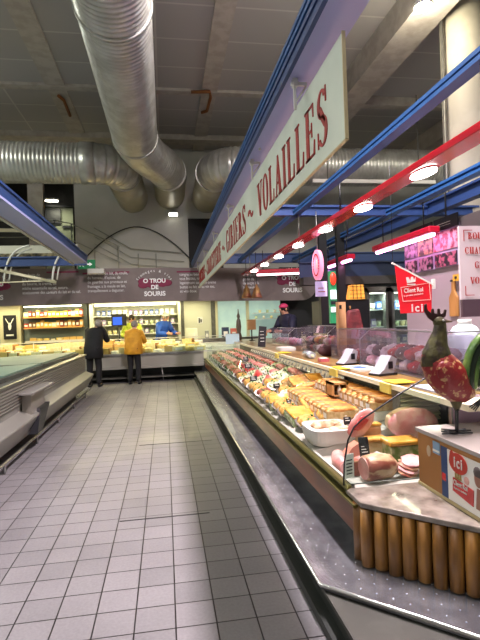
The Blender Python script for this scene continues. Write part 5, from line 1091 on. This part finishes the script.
# loose things on floor: dark grout joints (expansion strips)
for x0, x1, y, lab in ((-.05-.36, .3, 3.86, 'dark metal strip set in the floor tiles, nearer one'), (-.38, .55, 6.2, 'dark metal strip set in the floor tiles, farther one')):
    tag(MB().box(x0, x1, y-.006, y+.006, 0, .0025).build('floor_strip', mm['dark']), lab, 'strip')

# ------------------------------------------------------------------ lights
def area(name, loc, sx, sy, power, col, rot=(0, 0, 0), spread=PI):
    l = bpy.data.lights.new(name, 'AREA'); l.shape = 'RECTANGLE'; l.size = sx; l.size_y = sy; l.energy = power; l.color = lin(col)[:3]; l.spread = spread
    o = bpy.data.objects.new(name, l); o.location = loc; o.rotation_euler = rot; COL.objects.link(o); return o
def ceiling_lamp(x, y, z, L, power, col, lab):
    t = thing('ceiling_lamp', (x, y, z), lab, 'lamp', 'strip lamps of the hall'); MB().box(x-.1, x+.1, y-L/2, y+L/2, z, z+.07).build('housing', mm['white'], t); MB().box(x-.08, x+.08, y-L/2, y+L/2, z-.012, z).build('diffuser', lampmat, t)
    for k in (-.4, .4): MB().tube([(x, y+L*k, z+.07), (x, y+L*k, ZC)], .008, 6).build('hanger', mm['steel_d'], t)
    area('hall_light', (x, y, z-.03), .16, L, power, col); area('ceiling_fill', (x, y, z+.09), .16, L, 125, '#f2f5ee', (PI, 0, 0))  # upward light added to each lamp to brighten the ceiling
ceiling_lamp(1.35, 3.4, 6.1, 3.0, 760, '#f9eaf2', 'long strip lamp hung above the counter edge, nearer one')
ceiling_lamp(-4.2, 3.0, 6.1, 3.0, 90, '#f3f3f0', 'added unseen strip lamp above the left freezer')  # this and the following lamps are added out of view to light the hall
ceiling_lamp(-3.2, -2.5, 6.1, 3.0, 120, '#f3f3f0', 'added unseen strip lamp behind the viewer at left')
ceiling_lamp(4.6, -2.0, 6.0, 3.0, 50, '#f3f3f0', 'added unseen strip lamp behind the viewer at right')
ceiling_lamp(8.5, 6.0, 6.0, 3.0, 260, '#f0ead8', 'added unseen strip lamp beyond the column')
ceiling_lamp(-6.0, 8.2, 6.1, 3.0, 330, '#f4f7ee', 'added unseen strip lamp at far left brightening the back wall')  # added out of view to brighten the back wall and ducts
t = thing('high_bay_lamp', (3.86, 6.36, 5.9), 'bright high lamp beside the big ceiling beam', 'lamp')
MB().lathe((3.82, 6.35, 5.96), [(.13, 0), (.14, .04), (.06, .14)], 18).build('housing', mm['white'], t); MB().lathe((3.82, 6.35, 5.95), [(.12, 0), (.12, .012)], 18).build('lens', mat('bay_glow', '#ffffff', .5, emit='#fff6de', estr=30), t)
MB().tube([(3.82, 6.35, 6.08), (3.82, 6.35, ZC)], .012, 6).build('stem', mm['steel_d'], t)
l = bpy.data.lights.new('bay_light', 'POINT'); l.energy = 90; l.color = lin('#fff2d8')[:3]; l.shadow_soft_size = .12; o = bpy.data.objects.new('bay_light', l); o.location = (3.82, 6.35, 5.85); COL.objects.link(o)
for y in SPY:
    l = bpy.data.lights.new('spot_light', 'SPOT'); l.energy = 11; l.color = lin('#ffe9e4')[:3]; l.spot_size = math.radians(110); l.spot_blend = .7; l.shadow_soft_size = .07
    o = bpy.data.objects.new('spot_light', l); o.location = (1.94, y, 2.53); o.rotation_euler = (0, math.radians(-18), 0); COL.objects.link(o)
area('tube_light', (3.42, 6.45, 2.5), .06, 1.6, 6, '#ff8fd0'); area('tube_light', (3.32, 8.8, 2.5), .06, 1.3, 5, '#ff8fd0')
area('ledge_light', (1.75, 7.7, .97), .04, 9.6, 6, '#fff3d0', (0, math.radians(25), 0))
area('shop_light', (-2.5, 13.9, 2.2), 7.5, .15, 75, '#fff0b8'); area('shop_light', (-2.5, 15.4, 2.25), 7.5, .2, 85, '#fff2c4'); area('shop_light', (2.5, 14.8, 2.25), 2.5, .2, 25, '#f4f4dc')
area('cheese_fill', (-2.5, 13.25, 2.08), 8, .1, 70, '#fff0b0'); area('fridge_fill', (4.2, 9.08, 1.97), .3, .05, 14, '#f4fff4'); area('fridge_fill', (4.87, 9.08, 1.97), .6, .05, 24, '#f4fff4')  # cheese and fridge lights added to brighten their dim contents
area('landing_light', (-3.5, 16.2, 5.5), .5, .2, 14, '#f2f0d0')

w = bpy.data.worlds.new('world'); SC.world = w; w.use_nodes = True
w.node_tree.nodes['Background'].inputs[0].default_value = lin('#c9cdd2'); w.node_tree.nodes['Background'].inputs[1].default_value = .25
SC.view_settings.view_transform = 'Standard'; SC.view_settings.look = 'None'; SC.view_settings.gamma = 1; SC.view_settings.use_curve_mapping = False
SC.view_settings.exposure = .38
bpy.context.view_layer.update()
